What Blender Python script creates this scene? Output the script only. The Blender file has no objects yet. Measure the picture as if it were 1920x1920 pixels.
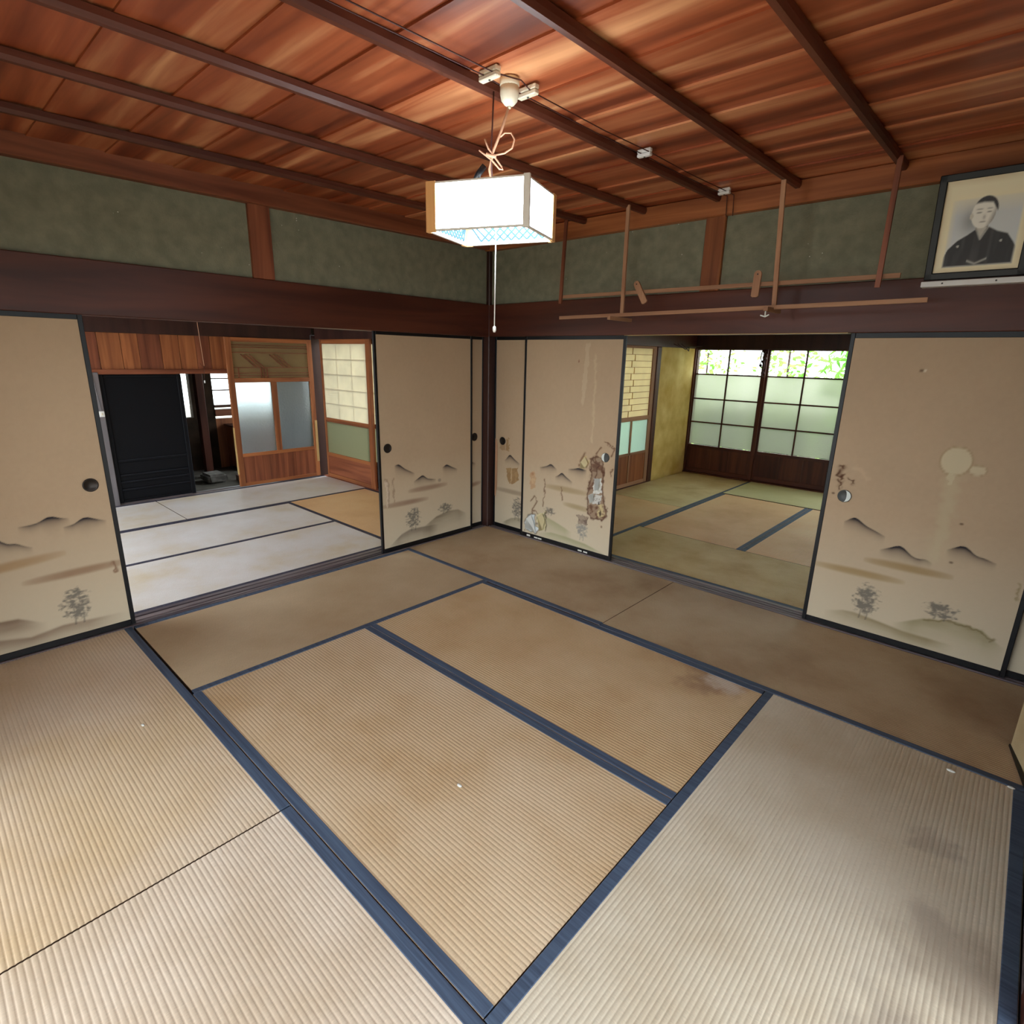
import bpy, bmesh, math, random
import numpy as np
from mathutils import Vector, Matrix

random.seed(7)
np.random.seed(7)
sc = bpy.context.scene
COL = sc.collection
R = math.radians

# ------------------------------------------------------------------ camera
CAM_LOC = Vector((3.5753, -3.5846, 1.5487))
yaw, pitch, roll = R(132.3049), R(-15.5626), R(1.2072)
fwd = Vector((math.cos(pitch) * math.cos(yaw), math.cos(pitch) * math.sin(yaw), math.sin(pitch)))
rt = Vector((math.sin(yaw), -math.cos(yaw), 0))
up = rt.cross(fwd)
rt2 = rt * math.cos(roll) + up * math.sin(roll)
up2 = up * math.cos(roll) - rt * math.sin(roll)
cam_d = bpy.data.cameras.new('camera')
cam = bpy.data.objects.new('camera', cam_d)
COL.objects.link(cam)
cam.matrix_world = Matrix(((rt2.x, up2.x, -fwd.x, CAM_LOC.x), (rt2.y, up2.y, -fwd.y, CAM_LOC.y),
                           (rt2.z, up2.z, -fwd.z, CAM_LOC.z), (0, 0, 0, 1)))
cam_d.sensor_width = 36.0
cam_d.sensor_fit = 'HORIZONTAL'
cam_d.lens = 36.0 * 1047.608 / 1920.0
cam_d.clip_start = 0.02
sc.camera = cam

# ------------------------------------------------------------------ world, light, exposure
SKY = 5.0
w = bpy.data.worlds.new('world')
sc.world = w
w.use_nodes = True
bg = w.node_tree.nodes['Background']
bg.inputs[0].default_value = (0.86, 0.94, 1.0, 1)
bg.inputs[1].default_value = SKY


def portal(name, loc, rot, sx, sy):
    """daylight opening: tells the renderer where sky light enters"""
    l = bpy.data.lights.new(name, 'AREA')
    l.shape = 'RECTANGLE'
    l.size, l.size_y = sx, sy
    l.cycles.is_portal = True
    o = bpy.data.objects.new(name, l)
    o.location = loc
    o.rotation_euler = rot
    COL.objects.link(o)


portal('daylight_veranda', (0.4, -5.0, 1.05), (R(90), 0, 0), 7.5, 2.3)            # points +y
portal('daylight_garden_windows', (1.95, 4.2, 1.05), (R(-90), 0, 0), 3.9, 1.5)    # points -y
portal('daylight_veranda_side', (5.0, -3.4, 0.95), (0, R(90), 0), 2.1, 3.0)            # points -x
portal('daylight_added_kitchen', (-4.5, 1.6, 0.9), (R(-90), 0, 0), 2.0, 1.4)  # unseen side opening, added to light the glass door from behind
portal('daylight_kitchen', (-6.2, -0.1, 0.9), (0, R(-90), 0), 1.2, 2.2)            # points +x
portal('daylight_passage', (-1.5, 0.5, 0.95), (R(-90), 0, 0), 3.2, 1.8)
sc.view_settings.view_transform = 'Standard'
sc.view_settings.look = 'None'
sc.view_settings.exposure = 0.17
sc.view_settings.gamma = 1.0
sc.view_settings.use_curve_mapping = False
sc.cycles.use_denoising = True
sc.cycles.max_bounces = 6
sc.cycles.diffuse_bounces = 4
sc.cycles.glossy_bounces = 2
sc.cycles.transmission_bounces = 4
sc.cycles.transparent_max_bounces = 6
sc.cycles.use_adaptive_sampling = True
sc.cycles.adaptive_threshold = 0.08
sc.cycles.adaptive_min_samples = 16
sc.cycles.use_light_tree = False
sc.cycles.sample_clamp_indirect = 8.0


# ------------------------------------------------------------------ materials
def srgb(r, g, b):
    f = lambda c: c / 12.92 if c <= 0.04045 else ((c + 0.055) / 1.055) ** 2.4
    return (f(r / 255), f(g / 255), f(b / 255), 1)


def newmat(name):
    m = bpy.data.materials.new(name)
    m.use_nodes = True
    nt = m.node_tree
    return m, nt, nt.nodes['Principled BSDF']


def N(nt, t, **kw):
    n = nt.nodes.new(t)
    for k, v in kw.items():
        setattr(n, k, v)
    return n


def plain(name, col, rough=0.6, metal=0.0, spec=0.5):
    m, nt, b = newmat(name)
    b.inputs['Base Color'].default_value = col
    b.inputs['Roughness'].default_value = rough
    b.inputs['Metallic'].default_value = metal
    b.inputs['Specular IOR Level'].default_value = spec
    return m


def ramp(nt, stops):
    r = N(nt, 'ShaderNodeValToRGB')
    el = r.color_ramp.elements
    el[0].position, el[0].color = stops[0]
    el[1].position, el[1].color = stops[-1]
    for p, c in stops[1:-1]:
        e = el.new(p)
        e.color = c
    return r


def wood(name, dark, light, axis, rough=0.5, scale=1.0, stretch=14, bump=0.15, mid=None, spec=0.4, spread=0.12, streak=(0.33, 0.69)):
    """grain along axis 0/1/2 in object space, shifted and toned per object"""
    m, nt, b = newmat(name)
    tc = N(nt, 'ShaderNodeTexCoord')
    oi = N(nt, 'ShaderNodeObjectInfo')
    mp = N(nt, 'ShaderNodeMapping')
    s = [stretch * scale] * 3
    s[axis] = 0.9 * scale
    mp.inputs['Scale'].default_value = s
    off = N(nt, 'ShaderNodeVectorMath', operation='SCALE')
    off.inputs[0].default_value = (31.7, 17.3, 23.1)
    nt.links.new(oi.outputs['Random'], off.inputs['Scale'])
    nt.links.new(tc.outputs['Object'], mp.inputs['Vector'])
    nt.links.new(off.outputs[0], mp.inputs['Location'])
    n1 = N(nt, 'ShaderNodeTexNoise')
    n1.inputs['Scale'].default_value = 1.0
    n1.inputs['Detail'].default_value = 5
    n1.inputs['Distortion'].default_value = 0.6
    nt.links.new(mp.outputs[0], n1.inputs['Vector'])
    stops = [(streak[0], dark)] + ([(0.5, mid)] if mid else []) + [(streak[1], light)]
    rp = ramp(nt, stops)
    nt.links.new(n1.outputs[0], rp.inputs[0])
    hv = N(nt, 'ShaderNodeHueSaturation')
    mr = N(nt, 'ShaderNodeMapRange')
    mr.inputs['To Min'].default_value = 1 - spread
    mr.inputs['To Max'].default_value = 1 + spread
    nt.links.new(oi.outputs['Random'], mr.inputs[0])
    nt.links.new(mr.outputs[0], hv.inputs['Value'])
    nt.links.new(rp.outputs[0], hv.inputs['Color'])
    nt.links.new(hv.outputs[0], b.inputs['Base Color'])
    b.inputs['Roughness'].default_value = rough
    b.inputs['Specular IOR Level'].default_value = spec
    bp = N(nt, 'ShaderNodeBump')
    bp.inputs['Strength'].default_value = bump
    bp.inputs['Distance'].default_value = 0.004
    nt.links.new(n1.outputs[0], bp.inputs['Height'])
    nt.links.new(bp.outputs[0], b.inputs['Normal'])
    return m


def plaster(name, c1, c2, speck=None, scale=9):
    m, nt, b = newmat(name)
    tc = N(nt, 'ShaderNodeTexCoord')
    geo = N(nt, 'ShaderNodeNewGeometry')
    n1 = N(nt, 'ShaderNodeTexNoise')
    n1.inputs['Scale'].default_value = scale
    n1.inputs['Detail'].default_value = 8
    nt.links.new(geo.outputs['Position'], n1.inputs['Vector'])
    rp = ramp(nt, [(0.32, c1), (0.7, c2)])
    nt.links.new(n1.outputs[0], rp.inputs[0])
    col = rp.outputs[0]
    if speck:
        vo = N(nt, 'ShaderNodeTexVoronoi')
        vo.inputs['Scale'].default_value = 26
        nt.links.new(geo.outputs['Position'], vo.inputs['Vector'])
        lt = N(nt, 'ShaderNodeMath', operation='LESS_THAN')
        lt.inputs[1].default_value = 0.075
        nt.links.new(vo.outputs['Distance'], lt.inputs[0])
        n3 = N(nt, 'ShaderNodeTexNoise')
        n3.inputs['Scale'].default_value = 5.0
        nt.links.new(geo.outputs['Position'], n3.inputs['Vector'])
        gt = N(nt, 'ShaderNodeMath', operation='GREATER_THAN')
        gt.inputs[1].default_value = 0.6
        nt.links.new(n3.outputs[0], gt.inputs[0])
        mu = N(nt, 'ShaderNodeMath', operation='MULTIPLY')
        nt.links.new(lt.outputs[0], mu.inputs[0])
        nt.links.new(gt.outputs[0], mu.inputs[1])
        mx = N(nt, 'ShaderNodeMix', data_type='RGBA')
        nt.links.new(mu.outputs[0], mx.inputs['Factor'])
        nt.links.new(col, mx.inputs['A'])
        mx.inputs['B'].default_value = speck
        col = mx.outputs['Result']
    nt.links.new(col, b.inputs['Base Color'])
    b.inputs['Roughness'].default_value = 0.95
    b.inputs['Specular IOR Level'].default_value = 0.15
    n2 = N(nt, 'ShaderNodeTexNoise')
    n2.inputs['Scale'].default_value = 140
    n2.inputs['Detail'].default_value = 4
    nt.links.new(geo.outputs['Position'], n2.inputs['Vector'])
    bp = N(nt, 'ShaderNodeBump')
    bp.inputs['Strength'].default_value = 0.5
    bp.inputs['Distance'].default_value = 0.004
    nt.links.new(n2.outputs[0], bp.inputs['Height'])
    nt.links.new(bp.outputs[0], b.inputs['Normal'])
    return m


def tatami(name, base, worn, stain, axis, rough=0.5, blotch=1.3, spots=()):
    """woven rush; spots: (x, y, radius, colour, strength) stains with a shape of their own, world metres"""
    m, nt, b = newmat(name)
    geo = N(nt, 'ShaderNodeNewGeometry')
    n1 = N(nt, 'ShaderNodeTexNoise')
    n1.inputs['Scale'].default_value = blotch
    n1.inputs['Detail'].default_value = 6
    n1.inputs['Roughness'].default_value = 0.6
    nt.links.new(geo.outputs['Position'], n1.inputs['Vector'])
    rp = ramp(nt, [(0.3, stain), (0.5, base), (0.72, worn)])
    nt.links.new(n1.outputs[0], rp.inputs[0])
    # rush fibre streaks run across the ribs
    mp = N(nt, 'ShaderNodeMapping')
    s = [900.0, 900.0, 1.0]
    s[1 - axis] = 60.0
    mp.inputs['Scale'].default_value = s
    nt.links.new(geo.outputs['Position'], mp.inputs['Vector'])
    n2 = N(nt, 'ShaderNodeTexNoise')
    n2.inputs['Scale'].default_value = 1.0
    n2.inputs['Detail'].default_value = 2
    nt.links.new(mp.outputs[0], n2.inputs['Vector'])
    mr = N(nt, 'ShaderNodeMapRange')
    mr.inputs['From Min'].default_value = 0.3
    mr.inputs['From Max'].default_value = 0.7
    mr.inputs['To Min'].default_value = 0.86
    mr.inputs['To Max'].default_value = 1.1
    nt.links.new(n2.outputs[0], mr.inputs[0])
    hv = N(nt, 'ShaderNodeHueSaturation')
    nt.links.new(rp.outputs[0], hv.inputs['Color'])
    nt.links.new(mr.outputs[0], hv.inputs['Value'])
    col = hv.outputs[0]
    for (sx, sy, rad, scol, st) in spots:
        d = N(nt, 'ShaderNodeVectorMath', operation='DISTANCE')
        n3 = N(nt, 'ShaderNodeTexNoise')
        n3.inputs['Scale'].default_value = 7.0 / max(rad * 4, 0.3)
        n3.inputs['Detail'].default_value = 5
        nt.links.new(geo.outputs['Position'], n3.inputs['Vector'])
        sc3 = N(nt, 'ShaderNodeVectorMath', operation='MULTIPLY_ADD')
        sc3.inputs[1].default_value = (rad * 1.6,) * 3
        nt.links.new(n3.outputs['Color'], sc3.inputs[0])
        nt.links.new(geo.outputs['Position'], sc3.inputs[2])
        nt.links.new(sc3.outputs[0], d.inputs[0])
        d.inputs[1].default_value = (sx + rad * .8, sy + rad * .8, rad * .8)
        mr3 = N(nt, 'ShaderNodeMapRange', interpolation_type='SMOOTHSTEP')
        mr3.inputs['From Min'].default_value = rad
        mr3.inputs['From Max'].default_value = rad * 0.35
        mr3.inputs['To Max'].default_value = st
        nt.links.new(d.outputs['Value'], mr3.inputs[0])
        mx = N(nt, 'ShaderNodeMix', data_type='RGBA')
        nt.links.new(mr3.outputs[0], mx.inputs['Factor'])
        nt.links.new(col, mx.inputs['A'])
        mx.inputs['B'].default_value = scol
        col = mx.outputs['Result']
    nt.links.new(col, b.inputs['Base Color'])
    b.inputs['Roughness'].default_value = rough
    b.inputs['Specular IOR Level'].default_value = 0.35
    bp = N(nt, 'ShaderNodeBump')
    bp.inputs['Strength'].default_value = 0.35
    bp.inputs['Distance'].default_value = 0.0015
    nt.links.new(n2.outputs[0], bp.inputs['Height'])
    nt.links.new(bp.outputs[0], b.inputs['Normal'])
    return m


def painted(name, rough=0.75, spec=0.25, weave=True):
    m, nt, b = newmat(name)
    at = N(nt, 'ShaderNodeAttribute')
    at.attribute_name = 'paint'
    nt.links.new(at.outputs['Color'], b.inputs['Base Color'])
    b.inputs['Roughness'].default_value = rough
    b.inputs['Specular IOR Level'].default_value = spec
    if weave:
        geo = N(nt, 'ShaderNodeNewGeometry')
        n2 = N(nt, 'ShaderNodeTexNoise')
        n2.inputs['Scale'].default_value = 220
        nt.links.new(geo.outputs['Position'], n2.inputs['Vector'])
        bp = N(nt, 'ShaderNodeBump')
        bp.inputs['Strength'].default_value = 0.25
        bp.inputs['Distance'].default_value = 0.002
        nt.links.new(n2.outputs[0], bp.inputs['Height'])
        nt.links.new(bp.outputs[0], b.inputs['Normal'])
    return m


def thin_glass(name, tint, trans, frost=0.0, rough=0.3, ripple=0.0):
    """pane: see-through share, translucent share, and a soft gloss"""
    m, nt, b = newmat(name)
    out = nt.nodes['Material Output']
    nt.nodes.remove(b)
    tr = N(nt, 'ShaderNodeBsdfTransparent')
    tr.inputs[0].default_value = tint
    gl = N(nt, 'ShaderNodeBsdfGlossy')
    gl.inputs['Roughness'].default_value = rough
    gl.inputs[0].default_value = (1, 1, 1, 1)
    if frost > 0:
        rf = N(nt, 'ShaderNodeBsdfRefraction')
        rf.inputs['IOR'].default_value = 1.12
        rf.inputs['Roughness'].default_value = 0.55
        rf.inputs[0].default_value = tint
        tl = N(nt, 'ShaderNodeBsdfTranslucent')
        tl.inputs[0].default_value = tint
        if ripple:
            geo = N(nt, 'ShaderNodeNewGeometry')
            nz = N(nt, 'ShaderNodeTexNoise')
            nz.inputs['Scale'].default_value = 45
            nz.inputs['Detail'].default_value = 3
            nt.links.new(geo.outputs['Position'], nz.inputs['Vector'])
            bp = N(nt, 'ShaderNodeBump')
            bp.inputs['Strength'].default_value = ripple
            bp.inputs['Distance'].default_value = 0.02
            nt.links.new(nz.outputs[0], bp.inputs['Height'])
            for sh in (rf, tl, gl):
                nt.links.new(bp.outputs[0], sh.inputs['Normal'])
        a = N(nt, 'ShaderNodeMixShader')
        a.inputs[0].default_value = 0.5
        a.inputs[0].default_value = 0.3
        nt.links.new(rf.outputs[0], a.inputs[1])
        nt.links.new(tl.outputs[0], a.inputs[2])
        c = N(nt, 'ShaderNodeMixShader')
        c.inputs[0].default_value = frost
        nt.links.new(tr.outputs[0], c.inputs[1])
        nt.links.new(a.outputs[0], c.inputs[2])
        base = c.outputs[0]
    else:
        base = tr.outputs[0]
    mx = N(nt, 'ShaderNodeMixShader')
    mx.inputs[0].default_value = 0.06
    nt.links.new(base, mx.inputs[1])
    nt.links.new(gl.outputs[0], mx.inputs[2])
    nt.links.new(mx.outputs[0], out.inputs[0])
    return m


def paper_mat(name, col, share=0.5):
    m, nt, b = newmat(name)
    out = nt.nodes['Material Output']
    nt.nodes.remove(b)
    df = N(nt, 'ShaderNodeBsdfDiffuse')
    tl = N(nt, 'ShaderNodeBsdfTranslucent')
    geo = N(nt, 'ShaderNodeNewGeometry')
    nz = N(nt, 'ShaderNodeTexNoise')
    nz.inputs['Scale'].default_value = 6
    nz.inputs['Detail'].default_value = 6
    nt.links.new(geo.outputs['Position'], nz.inputs['Vector'])
    rp = ramp(nt, [(0.35, tuple(c * 0.92 for c in col[:3]) + (1,)), (0.65, col)])
    nt.links.new(nz.outputs[0], rp.inputs[0])
    nt.links.new(rp.outputs[0], df.inputs[0])
    nt.links.new(rp.outputs[0], tl.inputs[0])
    mx = N(nt, 'ShaderNodeMixShader')
    mx.inputs[0].default_value = share
    nt.links.new(df.outputs[0], mx.inputs[1])
    nt.links.new(tl.outputs[0], mx.inputs[2])
    nt.links.new(mx.outputs[0], out.inputs[0])
    return m


def glow(name, col, strength, base=(0.8, 0.8, 0.8, 1)):
    m, nt, b = newmat(name)
    b.inputs['Base Color'].default_value = base
    b.inputs['Emission Color'].default_value = col
    b.inputs['Emission Strength'].default_value = strength
    return m


BEAM_D, BEAM_L = srgb(66, 31, 21), srgb(95, 49, 33)
M = {}
for i, ax in enumerate('xyz'):
    M['beam_' + ax] = wood('dark stained timber ' + ax, BEAM_D, BEAM_L, i, rough=0.46, stretch=10, bump=0.1, spread=0.08, spec=0.4)
    M['trim_' + ax] = wood('red brown timber ' + ax, srgb(104, 54, 34), srgb(150, 88, 58), i, rough=0.5, stretch=16)
    M['cedar_' + ax] = wood('orange cedar ' + ax, srgb(120, 66, 36), srgb(172, 106, 62), i, rough=0.5, stretch=18)
    M['rack_' + ax] = wood('weathered batten wood ' + ax, srgb(152, 110, 82), srgb(188, 144, 110), i, rough=0.7, stretch=20)
    M['batten_' + ax] = wood('ceiling batten wood ' + ax, srgb(78, 38, 26), srgb(112, 60, 42), i, rough=0.45, stretch=14)
    M['sash_' + ax] = wood('window sash wood ' + ax, srgb(64, 30, 18), srgb(96, 50, 32), i, rough=0.55, stretch=14)
    M['sill_' + ax] = wood('grey worn sill wood ' + ax, srgb(78, 70, 74), srgb(128, 116, 116), i, rough=0.45, stretch=24)
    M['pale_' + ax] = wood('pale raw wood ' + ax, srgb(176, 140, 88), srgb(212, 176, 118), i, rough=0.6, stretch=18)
M['darkpost'] = wood('nearly black post timber', srgb(44, 25, 22), srgb(66, 40, 34), 2, rough=0.45, stretch=10, bump=0.1)
M['board'] = wood('ceiling cedar boards', srgb(112, 48, 27), srgb(224, 162, 114), 0, rough=0.4, scale=0.62, stretch=13, bump=0.25,
                  mid=srgb(170, 90, 54), spread=0.10, spec=0.4, streak=(0.3, 0.72))
M['green'] = plaster('grey green clay plaster', srgb(120, 121, 102), srgb(138, 138, 117), srgb(215, 215, 205), 16)
M['ochre'] = plaster('stained ochre plaster', srgb(206, 172, 92), srgb(238, 214, 142), None, 4)
M['cream'] = plaster('cream wall board', srgb(176, 156, 118), srgb(196, 178, 140), None, 5)
M['dirt'] = plaster('dark earth floor', srgb(84, 80, 72), srgb(120, 114, 104), None, 3)
M['dark_plaster'] = plaster('dark kitchen wall', srgb(44, 34, 27), srgb(66, 50, 38), None, 5)  # one dark brown plaster shared by kitchen, deck and backing parts
M['lacquer'] = plain('black lacquer frame', srgb(14, 14, 17), 0.4, 0.0, 0.35)
M['navy'] = plain('blue black painted door', srgb(9, 10, 15), 0.6, 0.0, 0.2)
M['navy_line'] = plain('paler edge of dark door', srgb(34, 38, 48), 0.6)
M['iron'] = plain('dark metal pull', srgb(52, 46, 42), 0.4, 0.7)
M['bright'] = plain('pale metal and lit crescent', srgb(215, 222, 215), 0.4)
M['greymetal'] = plain('grey pull cup', srgb(70, 72, 70), 0.5)
M['porcelain'] = plain('cream porcelain', srgb(222, 214, 190), 0.3)
M['white'] = plain('white plastic', srgb(232, 232, 228), 0.45)
M['wire'] = plain('brown insulated wire', srgb(70, 34, 28), 0.6)
M['twine'] = plain('pale cloth cord', srgb(196, 150, 120), 0.8)
M['straw'] = plain('dark straw core', srgb(84, 58, 38), 0.9)
M['stone'] = plaster('grey step stone', srgb(110, 106, 100), srgb(150, 146, 138), None, 12)
M['greypost'] = wood('grey post timber', srgb(92, 88, 90), srgb(132, 126, 128), 2, rough=0.6)
M['paint'] = painted('painted door paper')
M['print'] = painted('photo print', 0.5, 0.3, False)
M['shoji'] = paper_mat('cream shoji paper', srgb(240, 234, 212), 0.5)
M['shoji_y'] = paper_mat('yellowed shoji paper', srgb(240, 230, 196), 0.45)
M['transom'] = paper_mat('brown tinted transom paper', srgb(172, 148, 108), 0.45)
M['clear'] = thin_glass('clear window glass', (0.96, 0.99, 0.97, 1), 1.0)
M['frost'] = thin_glass('frosted window glass', (0.53, 0.54, 0.46, 1), 0.2, frost=0.9, ripple=0.1)
M['frost_blue'] = thin_glass('rippled door glass', (0.94, 0.99, 1.0, 1), 0.2, frost=0.9, ripple=0.35)
M['frost_green'] = thin_glass('green frosted glass', (0.52, 0.52, 0.38, 1), 0.2, frost=0.9, ripple=0.1)
M['frost_aqua'] = thin_glass('aqua frosted glass', (0.58, 0.69, 0.60, 1), 0.2, frost=0.9, ripple=0.1)
M['heri'] = wood('blue cloth border x', srgb(54, 66, 86), srgb(76, 92, 114), 0, rough=0.7, scale=3, stretch=30, bump=0.1, spread=0.05)
M['heri_dark'] = wood('dark slate cloth border', srgb(46, 46, 60), srgb(66, 66, 84), 0, rough=0.7, scale=3, stretch=30, bump=0.1, spread=0.05)
M['lamp'] = glow('lit acrylic shade', (0.86, 0.94, 1.0, 1), 13.0)
M['tube'] = glow('lit fluorescent ring', (0.88, 0.95, 1.0, 1), 14.0)
M['lampwood'] = wood('lamp end board', srgb(226, 172, 112), srgb(244, 202, 146), 2, rough=0.5)
M['lattice'] = plain('pale blue lattice strip', srgb(44, 84, 100), 0.8)
M['leaf'] = None


# ------------------------------------------------------------------ mesh helpers
def link(name, me, mat, parent=None, loc=(0, 0, 0)):
    o = bpy.data.objects.new(name, me)
    COL.objects.link(o)
    if mat is not None and len(me.materials) == 0:
        me.materials.append(mat)
    o.location = loc
    if parent is not None:
        o.parent = parent
        base = Vector(parent.get('_org', (0, 0, 0)))
        o.location = Vector(loc) - base
    o['_org'] = tuple(loc)
    return o


def bm_mesh(name, bm, smooth=False):
    me = bpy.data.meshes.new(name)
    bm.normal_update()
    bm.to_mesh(me)
    bm.free()
    if smooth:
        for p in me.polygons:
            p.use_smooth = True
    return me


def box(name, x0, x1, y0, y1, z0, z1, mat, parent=None, bev=0.0):
    cx, cy, cz = (x0 + x1) / 2, (y0 + y1) / 2, (z0 + z1) / 2
    bm = bmesh.new()
    bmesh.ops.create_cube(bm, size=1.0)
    bmesh.ops.scale(bm, vec=(abs(x1 - x0), abs(y1 - y0), abs(z1 - z0)), verts=bm.verts)
    if bev > 0:
        bmesh.ops.bevel(bm, geom=list(bm.edges), offset=bev, segments=1, affect='EDGES')
    return link(name, bm_mesh(name, bm), mat, parent, (cx, cy, cz))


def stick(name, a, b, wx, wy, mat, parent=None, upv=(0, 1, 0), bev=0.001):
    """rectangular bar from a to b"""
    a, b = Vector(a), Vector(b)
    d = b - a
    L = d.length
    z = d.normalized()
    y = Vector(upv)
    y = (y - z * y.dot(z)).normalized()
    x = y.cross(z)
    c = (a + b) / 2
    bm = bmesh.new()
    bmesh.ops.create_cube(bm, size=1.0)
    bmesh.ops.scale(bm, vec=(wx, wy, L), verts=bm.verts)
    if bev:
        bmesh.ops.bevel(bm, geom=list(bm.edges), offset=bev, segments=1, affect='EDGES')
    rot = Matrix((x, y, z)).transposed()
    bmesh.ops.rotate(bm, cent=(0, 0, 0), matrix=rot, verts=bm.verts)
    return link(name, bm_mesh(name, bm), mat, parent, c)


def tube(name, pts, r, mat, parent=None, seg=6):
    pts = [Vector(p) for p in pts]
    org = sum(pts, Vector()) / len(pts)
    vs, fs = [], []
    n = len(pts)
    prev = None
    for i, p in enumerate(pts):
        d = (pts[min(i + 1, n - 1)] - pts[max(i - 1, 0)]).normalized()
        ref = prev if prev is not None else (Vector((0, 0, 1)) if abs(d.z) < 0.9 else Vector((1, 0, 0)))
        u = (ref - d * ref.dot(d)).normalized()
        prev = u
        v = d.cross(u)
        for k in range(seg):
            a = 2 * math.pi * k / seg
            vs.append(p - org + (u * math.cos(a) + v * math.sin(a)) * r)
    for i in range(n - 1):
        for k in range(seg):
            k2 = (k + 1) % seg
            fs.append((i * seg + k, i * seg + k2, (i + 1) * seg + k2, (i + 1) * seg + k))
    fs.append(tuple(range(seg))[::-1])
    fs.append(tuple((n - 1) * seg + k for k in range(seg)))
    me = bpy.data.meshes.new(name)
    me.from_pydata([tuple(v) for v in vs], [], fs)
    for p in me.polygons:
        p.use_smooth = True
    return link(name, me, mat, parent, org)


def lathe(name, prof, axis, loc, mat, parent=None, seg=24, smooth=True, mod=None):
    """prof: list of (radius, height along axis)"""
    ax = Vector(axis).normalized()
    u = ax.orthogonal().normalized()
    v = ax.cross(u)
    vs, fs = [], []
    for (r, h) in prof:
        for k in range(seg):
            a = 2 * math.pi * k / seg
            rr = r * (mod(k) if mod else 1)
            vs.append(tuple(ax * h + (u * math.cos(a) + v * math.sin(a)) * rr))
    for i in range(len(prof) - 1):
        for k in range(seg):
            k2 = (k + 1) % seg
            fs.append((i * seg + k, i * seg + k2, (i + 1) * seg + k2, (i + 1) * seg + k))
    fs.append(tuple(range(seg))[::-1])
    fs.append(tuple((len(prof) - 1) * seg + k for k in range(seg)))
    me = bpy.data.meshes.new(name)
    me.from_pydata(vs, [], fs)
    if smooth:
        for p in me.polygons:
            p.use_smooth = len(p.vertices) == 4
    return link(name, me, mat, parent, loc)


def prism(name, poly, axis, d0, d1, mat, parent=None):
    """poly in the two other axes (order x,y,z without axis), extruded d0..d1"""
    def v3(p, d):
        p = list(p)
        p.insert(axis, d)
        return Vector(p)
    a = [v3(p, d0) for p in poly]
    b = [v3(p, d1) for p in poly]
    org = sum(a + b, Vector()) / (2 * len(poly))
    n = len(poly)
    bm = bmesh.new()
    va = [bm.verts.new(v - org) for v in a]
    vb = [bm.verts.new(v - org) for v in b]
    bm.faces.new(va)
    bm.faces.new(vb[::-1])
    for i in range(n):
        bm.faces.new((va[i], vb[i], vb[(i + 1) % n], va[(i + 1) % n]))
    bmesh.ops.recalc_face_normals(bm, faces=bm.faces)
    return link(name, bm_mesh(name, bm), mat, parent, org)


def empty(name, loc=(0, 0, 0)):
    o = bpy.data.objects.new(name, None)
    COL.objects.link(o)
    o.location = loc
    o.empty_display_size = 0.1
    o['_org'] = tuple(loc)
    return o


def tag(o, label, cat, group=None, kind=None):
    o['label'] = label
    o['category'] = cat
    if group:
        o['group'] = group
    if kind:
        o['kind'] = kind
    return o


def struct(o, label, cat):
    return tag(o, label, cat, kind='structure')


# ------------------------------------------------------------------ floors
sub = struct(box('floor', -3.2, 3.95, -3.95, 4.05, -0.16, -0.062, M['sill_x']), 'bare timber underfloor beneath the straw mats', 'floor')
kfl = struct(box('floor_kitchen', -6.4, -3.2, -3.0, 1.4, -0.42, -0.30, M['dirt']), 'sunken grey earthen kitchen floor beyond the dark door', 'floor')
ver = struct(empty('floor_veranda', (0, -4.4, -0.05)), 'plank veranda floor along the open side', 'floor')
for i in range(8):
    y = -4.95 + i * 0.125
    box('plank', -3.2, 5.0, y, y + 0.121, -0.07, -0.03, M['cedar_x'], ver)
for i in range(8):
    x = 3.985 + i * 0.125
    box('plank', x, x + 0.121, -3.95, -1.0, -0.07, -0.03, M['cedar_y'], ver)

RUSH_B, RUSH_W, RUSH_S = srgb(190, 166, 128), srgb(206, 186, 152), srgb(170, 140, 98)
tat = {}


def tat_mat(key, axis, base=RUSH_B, worn=RUSH_W, stain=RUSH_S, spots=(), **kw):
    k = (key, axis)
    if k not in tat:
        tat[k] = tatami('woven rush %s %d' % (key, axis), base, worn, stain, axis, spots=spots, **kw)
    return tat[k]


BORDER_W = 0.038


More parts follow.
